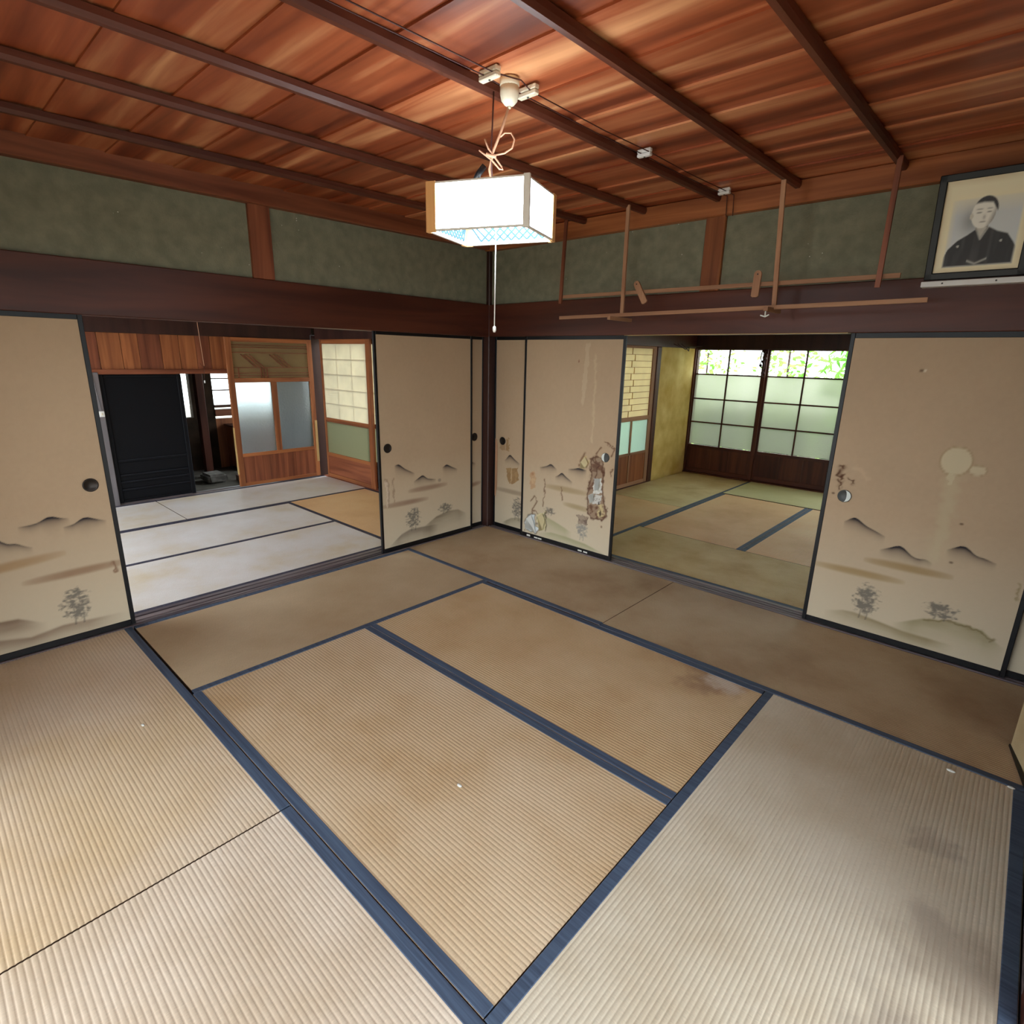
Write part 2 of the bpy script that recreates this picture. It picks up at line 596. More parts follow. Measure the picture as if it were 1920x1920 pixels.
def mat_obj(x0, x1, y0, y1, axis, m, label, group, borders=(1, 1), rib=0.015, hm=None, seg=10, sag=0.0, z=0.0, depth=0.0014):
    """straw mat; axis = direction of its long side (0 x, 1 y)"""
    cx, cy = (x0 + x1) / 2, (y0 + y1) / 2
    root = empty('tatami_mat', (cx, cy, -0.06))
    tag(root, label, 'tatami mat', group)
    if axis == 0:
        la, lb, wa, wb = x0, x1, y0, y1
    else:
        la, lb, wa, wb = y0, y1, x0, x1
    n = max(8, int(round((wb - wa) / rib)))
    prof = []
    for i in range(n):
        a = wa + (wb - wa) * i / n
        st = (wb - wa) / n
        prof += [(a, -depth), (a + st * 0.14, -depth * 0.35), (a + st * 0.34, 0.0), (a + st * 0.66, 0.0), (a + st * 0.86, -depth * 0.35)]
    prof.append((wb, -depth))
    ph = random.random() * 6
    vs, fs = [], []
    np_ = len(prof)
    for j in range(seg + 1):
        l = la + (lb - la) * j / seg
        dz = 0.0012 * math.sin(ph + j * 1.9) if 0 < j < seg else 0
        for (p, h) in prof:
            t = (p - wa) / (wb - wa)
            zz = h + dz * math.sin(math.pi * t) - sag * math.sin(math.pi * t) * math.sin(math.pi * j / seg)
            q = (l, p) if axis == 0 else (p, l)
            vs.append((q[0] - cx, q[1] - cy, zz + z))
    for j in range(seg):
        for i in range(np_ - 1):
            q = (j * np_ + i, (j + 1) * np_ + i, (j + 1) * np_ + i + 1, j * np_ + i + 1)
            fs.append(q[::-1] if axis == 0 else q)
    me = bpy.data.meshes.new('rush_cover')
    me.from_pydata(vs, [], fs)
    for p in me.polygons:
        p.use_smooth = True
    me.update()
    # make sure it faces up
    if me.polygons[0].normal.z < 0:
        me.flip_normals()
    link('rush_cover', me, m, root, (cx, cy, 0))
    box('straw_core', x0, x1, y0, y1, -0.06, -0.004 + z - sag * 1.3, M['straw'], root)
    hm = hm or M['heri']
    for side, on in enumerate(borders):
        if not on:
            continue
        a, b = (wa + 0.001, wa + BORDER_W) if side == 0 else (wb - BORDER_W, wb - 0.001)
        if axis == 0:
            box('cloth_border', la, lb, a, b, -0.05, 0.0022 + z, hm, root, 0.0018)
        else:
            box('cloth_border', a, b, la, lb, -0.05, 0.0022 + z, hm, root, 0.0018)
    return root


GM = 'straw mats of the main room'
WHITE_RING = (2.72, -1.02, 0.13, srgb(206, 192, 176), 0.75)
BROWN_RING = (2.66, -1.06, 0.20, srgb(140, 106, 78), 0.75)
tA = tat_mat('plain', 1, srgb(186, 164, 132), srgb(204, 184, 152), srgb(172, 146, 112), blotch=0.9)
mat_obj(0.0, 0.955, -2.885, -0.955, 1, tA, 'pale straw mat against the threshold of the left opening', GM)
tB = tat_mat('orange', 0, srgb(196, 167, 128), srgb(206, 181, 145), srgb(180, 146, 104), spots=(BROWN_RING, WHITE_RING))
mat_obj(0.958, 2.886, -1.925, -0.966, 0, tB, 'golden straw mat with a pale ring stain near one corner', GM)
tC = tat_mat('tan', 0, srgb(198, 172, 138), srgb(208, 186, 156), srgb(184, 152, 110))
mat_obj(0.958, 2.886, -2.893, -1.928, 0, tC, 'tan straw mat in the room middle bordered dark blue on both sides', GM)
tD = tat_mat('cream', 1, srgb(202, 190, 168), srgb(214, 205, 188), srgb(182, 164, 136), blotch=1.0,
             spots=((3.62, -1.5, 0.10, srgb(128, 114, 104), 0.35), (3.72, -1.95, 0.22, srgb(128, 112, 100), 0.4), (3.66, -2.3, 0.2, srgb(120, 106, 100), 0.4)))
mat_obj(2.889, 3.845, -2.893, -0.965, 1, tD, 'whitish straw mat with grey smudges on its outer side', GM)
tE = tat_mat('brown', 0, srgb(176, 152, 120), srgb(190, 170, 140), srgb(150, 120, 88))
mat_obj(0.0, 1.910, -0.952, -0.004, 0, tE, 'greyish brown straw mat in the corner by the torn sliding door', GM, (1, 0))
mat_obj(1.915, 3.845, -0.962, -0.004, 0, tE, 'brown straw mat below the sliding door with the round stain', GM, (1, 0))
tF = tat_mat('yellow', 0, srgb(204, 182, 154), srgb(212, 196, 174), srgb(194, 168, 132), spots=((1.3, -3.2, 0.6, srgb(200, 172, 120), 0.2),))
mat_obj(0.0, 1.914, -3.85, -2.896, 0, tF, 'yellowish straw mat touching the leftmost sliding door', GM)
tG = tat_mat('pink', 0, srgb(204, 186, 164), srgb(220, 206, 188), srgb(186, 164, 136))
mat_obj(1.920, 3.845, -3.85, -2.896, 0, tG, 'pinkish beige straw mat nearest the viewer at the lower left', GM)

GL = 'straw mats of the room through the left opening'
tw = tat_mat('white', 1, srgb(220, 215, 208), srgb(230, 229, 228), srgb(210, 196, 168), blotch=1.6)  # rush colour whitened for the daylight falling on these mats
two = tat_mat('amber', 0, srgb(232, 192, 142), srgb(236, 204, 158), srgb(218, 172, 120))
mat_obj(-1.095, -0.165, -2.90, -0.955, 1, tw, 'daylight whitened straw mat just past the left threshold', GL, (0, 1), hm=M['heri_dark'], seg=6)
mat_obj(-2.065, -1.098, -2.90, -0.955, 1, tw, 'pale straw mat with a whitish streak in the middle of the left room', GL, hm=M['heri_dark'], seg=6)
mat_obj(-2.065, -0.165, -0.952, 0.045, 0, two, 'amber straw mat beside the shoji of the left room', GL, hm=M['heri_dark'], seg=6)
mat_obj(-3.06, -2.068, -1.905, 0.045, 1, tw, 'greyish straw mat before the rippled glass door', GL, (1, 1), hm=M['heri_dark'], seg=6)
mat_obj(-3.06, -2.068, -3.85, -1.912, 1, tw, 'pale straw mat before the black door', GL, (1, 1), hm=M['heri_dark'], seg=6)
mat_obj(-2.065, -0.165, -3.85, -2.903, 0, tw, 'straw mat hidden behind the leftmost sliding door', GL, hm=M['heri_dark'], seg=6)

GR = 'straw mats of the room through the right opening'
to0 = tat_mat('olive', 0, srgb(206, 182, 128), srgb(220, 202, 152), srgb(184, 152, 96), blotch=2.2)
to1 = tat_mat('olive', 1, srgb(224, 178, 126), srgb(228, 192, 142), srgb(208, 158, 104), blotch=1.6)
tgr = tat_mat('fresh', 0, srgb(200, 194, 140), srgb(210, 204, 154), srgb(186, 178, 120), blotch=1.4)
mat_obj(1.02, 2.98, 0.14, 1.055, 0, to0, 'sagging olive straw mat just past the right threshold', GR, (1, 0), seg=8, sag=0.012)
mat_obj(2.985, 3.84, 0.14, 1.055, 0, to0, 'half straw mat behind the sliding door with the round stain', GR, seg=4)
mat_obj(0.05, 1.015, 0.14, 2.02, 1, to1, 'reddish straw mat along the lattice door of the right room', GR, (0, 1), seg=6)
mat_obj(0.05, 1.015, 2.025, 3.94, 1, to0, 'greenish straw mat below the ochre wall', GR, (0, 1), seg=6)
mat_obj(1.02, 1.985, 1.06, 3.01, 1, to1, 'tan straw mat in the middle of the right room with wide dark borders', GR, seg=6)
mat_obj(1.99, 2.97, 1.06, 3.01, 1, to1, 'orange straw mat at the right end of the opening view', GR, seg=6)
mat_obj(1.02, 2.98, 3.015, 3.94, 0, tgr, 'fresh green straw mat under the garden window', GR, (0, 0), seg=6, z=0.008)
mat_obj(2.985, 3.84, 1.06, 3.94, 1, to1, 'straw mat along the far side of the right room', GR, seg=4)


# ------------------------------------------------------------------ ceiling of the main room
def cz(y):
    return 2.497 + 0.016 * y


ceil = struct(empty('ceiling', (1.92, -1.92, 2.5)), 'reddish cedar board ceiling with dark battens', 'ceiling')
bw = 0.297
k = 0
y = 0.02
while y > -3.9:
    ya, yb = y, y - bw
    # each board lies with one edge lapped over the next
    me_v = []
    bm = bmesh.new()
    za, zb = cz(ya) + 0.010, cz(yb) + 0.001
    cxx, cyy, czz = 1.93, (ya + yb) / 2, (za + zb) / 2
    vv = []
    for (yy, z0) in ((ya, za), (yb - 0.02, zb)):
        for dz in (0, 0.008):
            for xx in (-0.02, 3.88):
                vv.append(bm.verts.new((xx - cxx, yy - cyy, z0 + dz - czz)))
    for f in ((0, 4, 5, 1), (2, 3, 7, 6), (0, 1, 3, 2), (4, 6, 7, 5), (0, 2, 6, 4), (1, 5, 7, 3)):
        bm.faces.new([vv[i] for i in f])
    bmesh.ops.recalc_face_normals(bm, faces=bm.faces)
    link('board', bm_mesh('board', bm), M['board'], ceil, (cxx, cyy, czz))
    y -= bw
    k += 1
RODS = [0.44, 0.985, 1.46, 1.955, 2.40, 2.885, 3.38]
for x in RODS:
    # chamfered batten
    L = 3.86
    bm = bmesh.new()
    prof = [(-0.018, 0), (-0.018, -0.020), (-0.010, -0.034), (0.010, -0.034), (0.018, -0.020), (0.018, 0)]
    rows = []
    for yy in (0.0, -1.95, -3.88):
        rows.append([bm.verts.new((px, yy + 1.94, cz(yy) - 0.001 + pz - cz(-1.94))) for (px, pz) in prof])
    for a, b in zip(rows[:-1], rows[1:]):
        for i in range(len(prof) - 1):
            bm.faces.new((a[i], a[i + 1], b[i + 1], b[i]))
    bm.faces.new(rows[0])
    bm.faces.new(rows[-1][::-1])
    bmesh.ops.recalc_face_normals(bm, faces=bm.faces)
    link('batten', bm_mesh('batten', bm), M['batten_y'], ceil, (x, -1.94, cz(-1.94)))
box('attic_deck', -0.15, 3.95, -3.95, 0.15, 2.54, 2.58, M['dark_plaster'], ceil)

# ------------------------------------------------------------------ left wall (x = 0)
wl = struct(empty('wall_left', (-0.06, -1.92, 0)), 'left wall of heavy dark beam and grey green plaster over the opening', 'wall')
box('lintel_beam', -0.13, 0.012, -3.87, -0.0, 1.705, 1.968, M['beam_y'], wl, 0.004)
box('plaster_panel', -0.09, -0.018, -1.862, 0.0, 1.968, 2.55, M['green'], wl)
box('plaster_panel', -0.09, -0.018, -3.87, -1.992, 1.968, 2.55, M['green'], wl)
box('strut', -0.09, 0.006, -1.992, -1.862, 1.968, 2.41, M['trim_z'], wl, 0.004)
stick('cornice', (0.0, -3.87, 2.412), (0.0, 0.02, 2.448), 0.075, 0.115, M['trim_y'], wl, upv=(0, 0, 1), bev=0.004)
# two-groove threshold
box('threshold', -0.163, -0.002, -3.87, 0.0, -0.06, -0.004, M['sill_y'], wl)
for a, b in ((-0.163, -0.128), (-0.108, -0.070), (-0.050, -0.036), (-0.016, -0.003)):
    box('threshold_ridge', a, b, -3.87, 0.0, -0.006, 0.004, M['sill_y'], wl, 0.001)

# ------------------------------------------------------------------ right wall (y = 0)
wr = struct(empty('wall_right', (1.92, 0.06, 0)), 'right wall of dark beam and grey green plaster over the opening', 'wall')
box('lintel_beam', 0.0, 3.87, -0.012, 0.13, 1.708, 1.966, M['beam_x'], wr, 0.004)
box('plaster_panel', 0.0, 1.878, 0.018, 0.09, 1.966, 2.55, M['green'], wr)
box('plaster_panel', 2.002, 3.87, 0.018, 0.09, 1.966, 2.55, M['green'], wr)
box('strut', 1.878, 2.002, -0.006, 0.09, 1.966, 2.41, M['cedar_z'], wr, 0.004)
stick('cornice', (-0.02, 0.0, 2.440), (3.87, 0.0, 2.450), 0.075, 0.115, M['cedar_x'], wr, upv=(0, 0, 1), bev=0.004)
box('threshold', 0.0, 3.87, 0.002, 0.138, -0.06, -0.004, M['sill_x'], wr)
for a, b in ((0.003, 0.016), (0.036, 0.050), (0.070, 0.086), (0.108, 0.138)):
    box('threshold_ridge', 0.0, 3.87, a, b, -0.006, 0.004, M['sill_x'], wr, 0.001)
box('lit_edge_strip', 1.36, 2.76, -0.016, -0.011, 1.7065, 1.7095, M['pale_x'], wr)  # pale strip painted for light caught on the lintel's lower edge
post = struct(box('wall_corner_post', -0.13, 0.016, -0.016, 0.13, -0.06, 2.45, M['darkpost'], None, 0.006), 'dark square post in the corner between the two openings', 'post')

# walls behind the viewer
wn = struct(empty('wall_near', (3.9, -1.92, 0)), 'wall along the right edge of the mats, its unseen opening narrowed to dim daylight', 'wall')
box('plaster_panel', 3.87, 3.95, -3.95, -1.05, 1.78, 2.55, M['green'], wn)
box('lintel_beam', 3.85, 3.96, -3.95, -1.05, 1.70, 1.80, M['beam_y'], wn)
box('threshold', 3.85, 3.98, -3.95, -1.09, -0.06, 0.0, M['sill_y'], wn, 0.002)
box('plaster_panel', 3.87, 3.95, -1.95, -1.05, -0.06, 1.78, M['green'], wn)  # unseen infill that narrows the side opening to dim the left doors
box('post', 3.85, 3.97, -2.02, -1.91, -0.06, 1.78, M['beam_z'], wn)
box('post', 3.85, 3.97, -3.97, -3.86, -0.06, 2.5, M['beam_z'], wn)
box('plaster_panel', 3.87, 3.95, -1.05, 0.14, -0.06, 2.5, M['dark_plaster'], wn)
box('post', 3.846, 3.96, -1.09, -0.975, -0.06, 2.5, M['beam_z'], wn, 0.004)
prism('leaning_board', [(3.788, -0.657), (3.862, -0.96), (3.868, -0.94), (3.868, -0.64)], 2, 0.006, 1.7, M['cream'], wn)
prism('gap_shade', [(3.782, -0.655), (3.838, -0.95), (3.848, -0.95), (3.80, -0.655)], 2, 0.002, 0.012, M['lacquer'], wn)  # black strip stands for the shade in the gap along the board
wf = struct(empty('wall_front', (1.9, -3.92, 0)), 'wall behind the viewer with a wide opening to the veranda', 'wall')
box('plaster_panel', -0.05, 3.95, -3.97, -3.88, 1.76, 2.5, M['green'], wf)
box('plaster_panel', -0.05, 1.0, -3.97, -3.88, -0.06, 1.76, M['cream'], wf)
box('lintel_beam', 0.0, 3.9, -3.98, -3.86, 1.70, 1.80, M['beam_x'], wf)
wv = struct(empty('wall_veranda', (0.4, -4.9, 0)), 'unseen veranda posts and eave, the eave cut short to admit more sky', 'wall')
box('eave', -0.1, 5.1, -5.1, -3.95, 2.12, 2.16, M['cedar_x'], wv)  # unseen; stops at the main room so more sky enters the left room
box('eave', 3.95, 5.1, -3.95, -1.0, 2.12, 2.16, M['cedar_y'], wv)
box('post', 4.9, 5.0, -5.0, -4.9, -0.06, 2.13, M['beam_z'], wv)
box('post', 4.9, 5.0, -1.1, -1.0, -0.06, 2.13, M['beam_z'], wv)
for x in (-3.15, -0.1, 1.9, 3.85):
    box('post', x - 0.05, x + 0.05, -5.0, -4.9, -0.06, 2.13, M['beam_z'], wv)
box('end_board', 3.95, 5.0, -1.0, -0.95, -0.06, 2.15, M['cedar_z'], wv)
box('end_board', -3.25, -3.2, -5.0, -3.95, -0.06, 2.15, M['cedar_z'], wv)

# ------------------------------------------------------------------ the room through the left opening
c2 = struct(box('ceiling_left_room', -3.2, -0.13, -3.95, 0.2, 2.42, 2.47, M['board']), 'board ceiling of the room through the left opening', 'ceiling')
w2 = struct(empty('wall_left_room_rear', (-3.14, -1.9, 0)), 'rear wall of the left room with a panelled transom', 'wall')
box('lintel_beam', -3.2, -3.085, -3.9, 0.02, 1.692, 1.98, M['darkpost'], w2, 0.003)
box('plaster_panel', -3.2, -3.12, -3.9, 0.1, 1.98, 2.45, M['green'], w2)
yb = -2.33
wd = [0.165, 0.19, 0.15, 0.2, 0.17, 0.16, 0.145, 0.19]
for i, d in enumerate(wd):
    box('transom_board', -3.155, -3.13 + 0.004 * (i % 2), yb, yb + d - 0.004, 1.345, 1.692, M['cedar_z'] if i % 3 else M['trim_z'], w2)
    yb += d
box('transom_rail', -3.17, -3.09, -2.34, -0.96, 1.30, 1.348, M['trim_y'], w2, 0.003)
box('post', -3.18, -3.07, -0.005, 0.115, -0.06, 1.75, M['darkpost'], w2, 0.006)
box('lit_grey_post', -3.16, -3.075, -2.33, -2.212, -0.06, 1.32, M['greypost'], w2, 0.004)  # grey tone stands for light falling on the lower post
box('plaster_panel', -3.19, -3.11, -3.9, -2.33, -0.06, 1.70, M['dark_plaster'], w2)
box('threshold', -3.2, -3.062, -3.9, 0.0, -0.06, 0.004, M['sill_y'], w2, 0.002)
box('threshold_ridge', -3.125, -3.112, -3.9, 0.0, 0.002, 0.012, M['sill_y'], w2)
w2r = struct(empty('wall_left_room_side', (-1.6, 0.12, 0)), 'shoji side wall of the left room', 'wall')
box('lintel_beam', -3.07, -0.13, 0.05, 0.16, 1.70, 1.98, M['darkpost'], w2r, 0.003)
box('plaster_panel', -3.07, -0.13, 0.08, 0.14, 1.98, 2.45, M['green'], w2r)
box('plaster_panel', -1.0, -0.13, 0.08, 0.14, -0.06, 1.70, M['green'], w2r)
box('threshold', -3.07, -0.13, 0.045, 0.16, -0.06, 0.004, M['trim_x'], w2r, 0.002)
w2f = struct(box('wall_left_room_front', -3.2, -0.1, -3.97, -3.88, 2.22, 2.45, M['green']), 'plaster above the veranda opening of the left room, raised to admit more sky', 'wall')  # unseen; lower edge raised so more sky reaches the left room

# ------------------------------------------------------------------ kitchen past the black door
wk = struct(empty('wall_kitchen', (-6.05, -0.5, 0)), 'dark kitchen wall with bright small windows', 'wall')
X0, X1 = -6.12, -6.0
box('plaster_panel', X0, X1, -3.0, -0.60, -0.3, 2.2, M['dark_plaster'], wk)
box('plaster_panel', X0, X1, -0.60, 1.4, 1.75, 2.2, M['dark_plaster'], wk)
box('plaster_panel', X0, X1, -0.60, -0.47, -0.3, 0.53, M['dark_plaster'], wk)
box('plaster_panel', X0, X1, -0.47, -0.15, -0.3, 1.75, M['dark_plaster'], wk)
box('plaster_panel', X0, X1, -0.15, 1.4, -0.3, 0.49, M['cedar_z'], wk)
box('sill_board', X0, X1 + 0.02, -0.15, 1.4, 0.53, 0.635, M['trim_y'], wk)
box('sill_board', X0, X1 + 0.02, -0.15, 1.4, 0.665, 0.705, M['beam_y'], wk)
for z in (0.935, 1.115, 1.40):
    box('window_bar', X0 + 0.03, X1, -0.15, 1.4, z - 0.008, z + 0.008, M['sash_y'], wk)
box('window_bar', X0 + 0.03, X1, 0.35, 0.37, 0.7, 1.75, M['sash_z'], wk)
box('window_pane', X0 + 0.05, X0 + 0.055, -0.15, 1.4, 0.49, 1.75, M['clear'], wk)
box('window_pane', X0 + 0.05, X0 + 0.055, -0.60, -0.47, 0.53, 1.75, M['clear'], wk)
box('post', -5.4, -5.28, -0.62, -0.52, -0.3, 2.2, M['beam_z'], wk, 0.004)
wks = struct(empty('wall_kitchen_side', (-4.6, 1.4, 0)), 'dark kitchen side walls, one with an added opening for daylight', 'wall')
box('plaster_panel', -6.1, -5.5, 1.38, 1.45, -0.35, 2.2, M['dark_plaster'], wks)
box('plaster_panel', -5.5, -3.15, 1.38, 1.45, -0.35, 0.4, M['dark_plaster'], wks)  # gap above is an added opening that lights the glass door
box('plaster_panel', -5.5, -3.15, 1.38, 1.45, 1.7, 2.2, M['dark_plaster'], wks)
box('partition_board', -3.5, -3.46, -0.36, 0.12, -0.35, 2.2, M['greypost'], wks)
box('plaster_panel', -6.1, -3.15, -3.05, -2.98, -0.35, 2.2, M['dark_plaster'], wks)
box('plaster_panel', -3.22, -3.16, 0.12, 1.4, -0.35, 2.2, M['dark_plaster'], wks)
box('kitchen_step', -3.24, -3.19, -3.0, 1.4, -0.42, -0.06, M['sill_y'], wks)
ckk = struct(box('ceiling_kitchen', -6.15, -3.15, -3.05, 1.45, 2.2, 2.24, M['dark_plaster']), 'dark kitchen ceiling', 'ceiling')

stone = empty('stepping_stone', (-5.0, -0.63, -0.3))
tag(stone, 'low grey step block standing on the dark kitchen floor', 'step')
bm = bmesh.new()
bmesh.ops.create_cube(bm, size=1.0)
bmesh.ops.scale(bm, vec=(0.34, 0.26, 0.13), verts=bm.verts)
bmesh.ops.bevel(bm, geom=list(bm.edges), offset=0.03, segments=2, affect='EDGES')
for v in bm.verts:
    v.co += Vector((random.uniform(-.008, .008), random.uniform(-.008, .008), random.uniform(-.004, .004)))
link('block', bm_mesh('block', bm), M['stone'], stone, (-5.0, -0.63, -0.235))
kb = empty('kitchen_cabinet', (-5.5, 0.25, -0.3))
tag(kb, 'brown wooden cabinet under the kitchen window', 'cabinet')
box('body', -5.95, -5.5, -0.02, 1.0, -0.27, 0.38, M['cedar_z'], kb, 0.004)
for yy in (0.0, 0.34, 0.68):
    d = box('cabinet_door', -5.5, -5.485, yy, yy + 0.32, -0.2, 0.33, M['trim_z'], kb, 0.003)
box('worktop', -5.98, -5.46, -0.05, 1.03, 0.38, 0.405, M['beam_y'], kb, 0.003)
box('plinth', -5.9, -5.52, 0.0, 0.98, -0.30, -0.27, M['dark_plaster'], kb)
stick_k = tag(box('floor_beam', -4.9, -3.6, -0.36, -0.28, -0.30, -0.22, M['beam_x']), 'dark timber lying along the kitchen floor edge', 'timber')


# ------------------------------------------------------------------ doors of the left room
def bars(root, name, segs, mat_h, mat_v, bev=0.002):
    for (x0, x1, y0, y1, z0, z1, v) in segs:
        box(name, x0, x1, y0, y1, z0, z1, mat_v if v else mat_h, root, bev)


bd = empty('black_door', (-3.12, -1.85, 0))
tag(bd, 'tall blue black panelled door half open to the kitchen', 'door')
box('panel', -3.135, -3.118, -2.19, -1.51, 0.02, 1.30, M['navy'], bd)
for a, b in ((-2.21, -2.17), (-1.525, -1.488)):
    box('stile', -3.14, -3.102, a, b, 0.012, 1.30, M['navy'], bd, 0.003)
for z in (0.03, 0.145, 0.225, 0.295, 0.44, 1.28):
    box('rail', -3.14, -3.104, -2.17, -1.525, z - 0.014, z + 0.014, M['navy'], bd, 0.004)
for z in (0.152, 0.232, 0.302, 0.452):
    box('pale_edge', -3.106, -3.1035, -2.165, -1.53, z - 0.0015, z + 0.0015, M['navy_line'], bd)  # thin paler lines along the rails and one stile
box('pale_edge', -3.106, -3.101, -1.4905, -1.487, 0.02, 1.29, M['navy_line'], bd)

gd = empty('glass_door', (-3.07, -0.51, 0))
tag(gd, 'cedar door with two rippled glass panes and latticed transom', 'door')
gx0, gx1 = -3.088, -3.058
for a, b in ((-1.02, -0.955), (-0.06, -0.004)):
    box('stile', gx0, gx1, a, b, 0.012, 1.692, M['cedar_z'], gd, 0.002)
for z0, z1 in ((0.012, 0.05), (0.355, 0.395), (1.20, 1.25), (1.645, 1.692)):
    box('rail', gx0, gx1, -0.955, -0.06, z0, z1, M['cedar_y'], gd, 0.002)
box('mullion', gx0, gx1, -0.545, -0.478, 0.395, 1.20, M['cedar_z'], gd, 0.002)
box('pane', -3.075, -3.070, -0.955, -0.545, 0.395, 1.20, M['frost_blue'], gd)
box('pane', -3.075, -3.070, -0.478, -0.06, 0.395, 1.20, M['frost_blue'], gd)
yy = -0.955
for i in range(7):
    box('kick_board', gx0 + 0.006, gx1 - 0.008 + 0.002 * (i % 2), yy, yy + 0.1265, 0.05, 0.355, M['trim_z'], gd)
    yy += 0.1279
box('transom_pane', -3.080, -3.076, -0.955, -0.06, 1.25, 1.645, M['transom'], gd)
for z in (1.275, 1.305, 1.365, 1.585, 1.61, 1.53):
    box('lattice_bar', -3.074, -3.064, -0.955, -0.06, z - 0.004, z + 0.004, M['trim_y'], gd)
for yv in (-0.90, -0.645, -0.61, -0.575):
    box('lattice_bar', -3.074, -3.063, yv - 0.005, yv + 0.005, 1.25, 1.36, M['trim_z'], gd)
for yo in (-0.80, -0.47):
    for d in (0, 0.045, 0.09):
        stick('lattice_bar', (-3.068, yo - 0.06 + d, 1.51), (-3.068, yo + 0.10 + d, 1.37), 0.010, 0.008, M['trim_z'], gd, upv=(1, 0, 0), bev=0)
box('finger_strip', gx1 - 0.002, gx1 + 0.004, -0.035, -0.004, 0.20, 0.72, M['pale_z'], gd)
box('finger_strip', gx0, gx1 + 0.002, -1.024, -1.016, 0.16, 0.70, M['pale_z'], gd)

sw = empty('wall_switch', (-3.075, -2.24, 0.9))
tag(sw, 'small white switch box on the lit grey post', 'switch')
box('cover', -3.076, -3.05, -2.262, -2.218, 0.90, 0.955, M['white'], sw, 0.004)
box('toggle', -3.052, -3.044, -2.246, -2.234, 0.918, 0.938, M['porcelain'], sw, 0.002)
tag(tube('switch_cable', [(-3.06, -2.235, 0.955), (-3.062, -2.25, 1.1), (-3.065, -2.27, 1.4), (-3.065, -2.29, 1.70)], 0.004, M['greypost']), 'thin cable running up from the switch box', 'cable')


def shoji_panel(x0, x1, y, label, name='shoji_screen'):
    s = empty(name, ((x0 + x1) / 2, y, 0))
    tag(s, label, 'shoji screen')
    ya, yb = y - 0.014, y + 0.014
    for a, b in ((x0, x0 + 0.035), (x1 - 0.085, x1)):
        box('stile', a, b, ya, yb, 0.01, 1.70, M['cedar_z'], s, 0.002)
    xa, xb = x0 + 0.035, x1 - 0.085
    for z0, z1 in ((0.01, 0.055), (0.285, 0.325), (0.715, 0.765), (1.648, 1.70)):
        box('rail', xa, xb, ya, yb, z0, z1, M['cedar_x'], s, 0.002)
    box('paper', xa, xb, y - 0.002, y, 0.765, 1.648, M['shoji'], s)
    for i in range(1, 5):
        z = 0.765 + i * 0.883 / 5
        box('lattice_bar', xa, xb, y + 0.001, y + 0.012, z - 0.004, z + 0.004, M['pale_x'], s)
    for i in range(1, 3):
        x = xa + (xb - xa) * i / 3
        box('lattice_bar', x - 0.004, x + 0.004, y + 0.001, y + 0.012, 0.765, 1.648, M['pale_z'], s)
    box('pane', xa, xb, y - 0.003, y + 0.002, 0.325, 0.715, M['frost_green'], s)
    box('kick_panel', xa, xb, y - 0.006, y + 0.006, 0.055, 0.285, M['trim_x'], s)
    return s


shoji_panel(-2.965, -1.90, 0.064, 'cream paper screen with green glass band beside the dark post')
shoji_panel(-2.02, -1.0, 0.112, 'second cream paper screen, almost hidden by the sliding door in front')

# pull cord hanging in the left room
pc = empty('pull_cord', (-1.6, -1.77, 1.0))
tag(pc, 'thin light pull cord hanging in the left room', 'cord')
tube('cord', [(-1.60, -1.79, 2.42), (-1.60, -1.782, 1.75), (-1.60, -1.77, 1.42)], 0.0022, M['twine'], pc)
tube('wire_fork', [(-1.60, -1.80, 1.44), (-1.60, -1.77, 1.40), (-1.60, -1.745, 1.44)], 0.0015, M['wire'], pc)
tube('cord_end', [(-1.60, -1.77, 1.42), (-1.60, -1.78, 1.30)], 0.0015, M['wire'], pc)
lathe('knob', [(0.003, 0.012), (0.006, 0.006), (0.006, -0.006), (0.003, -0.012)], (0, 0, 1), (-1.60, -1.78, 1.29), M['white'], pc, 8)

# ------------------------------------------------------------------ the room through the right opening
c3 = struct(box('ceiling_right_room', 0.0, 3.95, 0.13, 4.1, 2.42, 2.47, M['board']), 'board ceiling of the room through the right opening', 'ceiling')
w3l = struct(empty('wall_right_room_left', (0.0, 2.2, 0)), 'ochre side wall and post of the right room', 'wall')
box('lintel_beam', -0.08, 0.045, 0.13, 4.05, 1.70, 1.98, M['beam_y'], w3l, 0.003)
box('plaster_panel', -0.07, 0.02, 0.13, 4.05, 1.98, 2.45, M['green'], w3l)
box('threshold', -0.08, 0.048, 0.13, 3.0, -0.06, 0.012, M['sash_y'], w3l)
box('post', -0.08, 0.05, 2.90, 3.00, -0.06, 1.70, M['sash_z'], w3l, 0.005)
box('plaster_panel', -0.06, 0.03, 3.00, 4.0, -0.06, 1.70, M['ochre'], w3l)
box('plaster_panel', -0.06, 0.0, 0.13, 1.08, -0.06, 1.70, M['ochre'], w3l)
w3r = struct(box('wall_right_room_right', 3.87, 3.95, 0.13, 4.1, -0.06, 2.45, M['ochre']), 'plaster wall at the far right of the right room', 'wall')
w3b = struct(empty('wall_right_room_rear', (1.9, 4.05, 0)), 'dark lintel above the garden window', 'wall')
box('lintel_beam', -0.05, 3.9, 3.96, 4.10, 1.70, 1.99, M['darkpost'], w3b, 0.003)
box('plaster_panel', -0.05, 3.9, 4.0, 4.08, 1.99, 2.45, M['green'], w3b)
box('threshold', -0.05, 3.9, 3.95, 4.10, -0.06, 0.015, M['sash_x'], w3b, 0.003)
box('corner_post', -0.07, 0.05, 3.96, 4.1, -0.06, 1.75, M['beam_z'], w3b, 0.004)


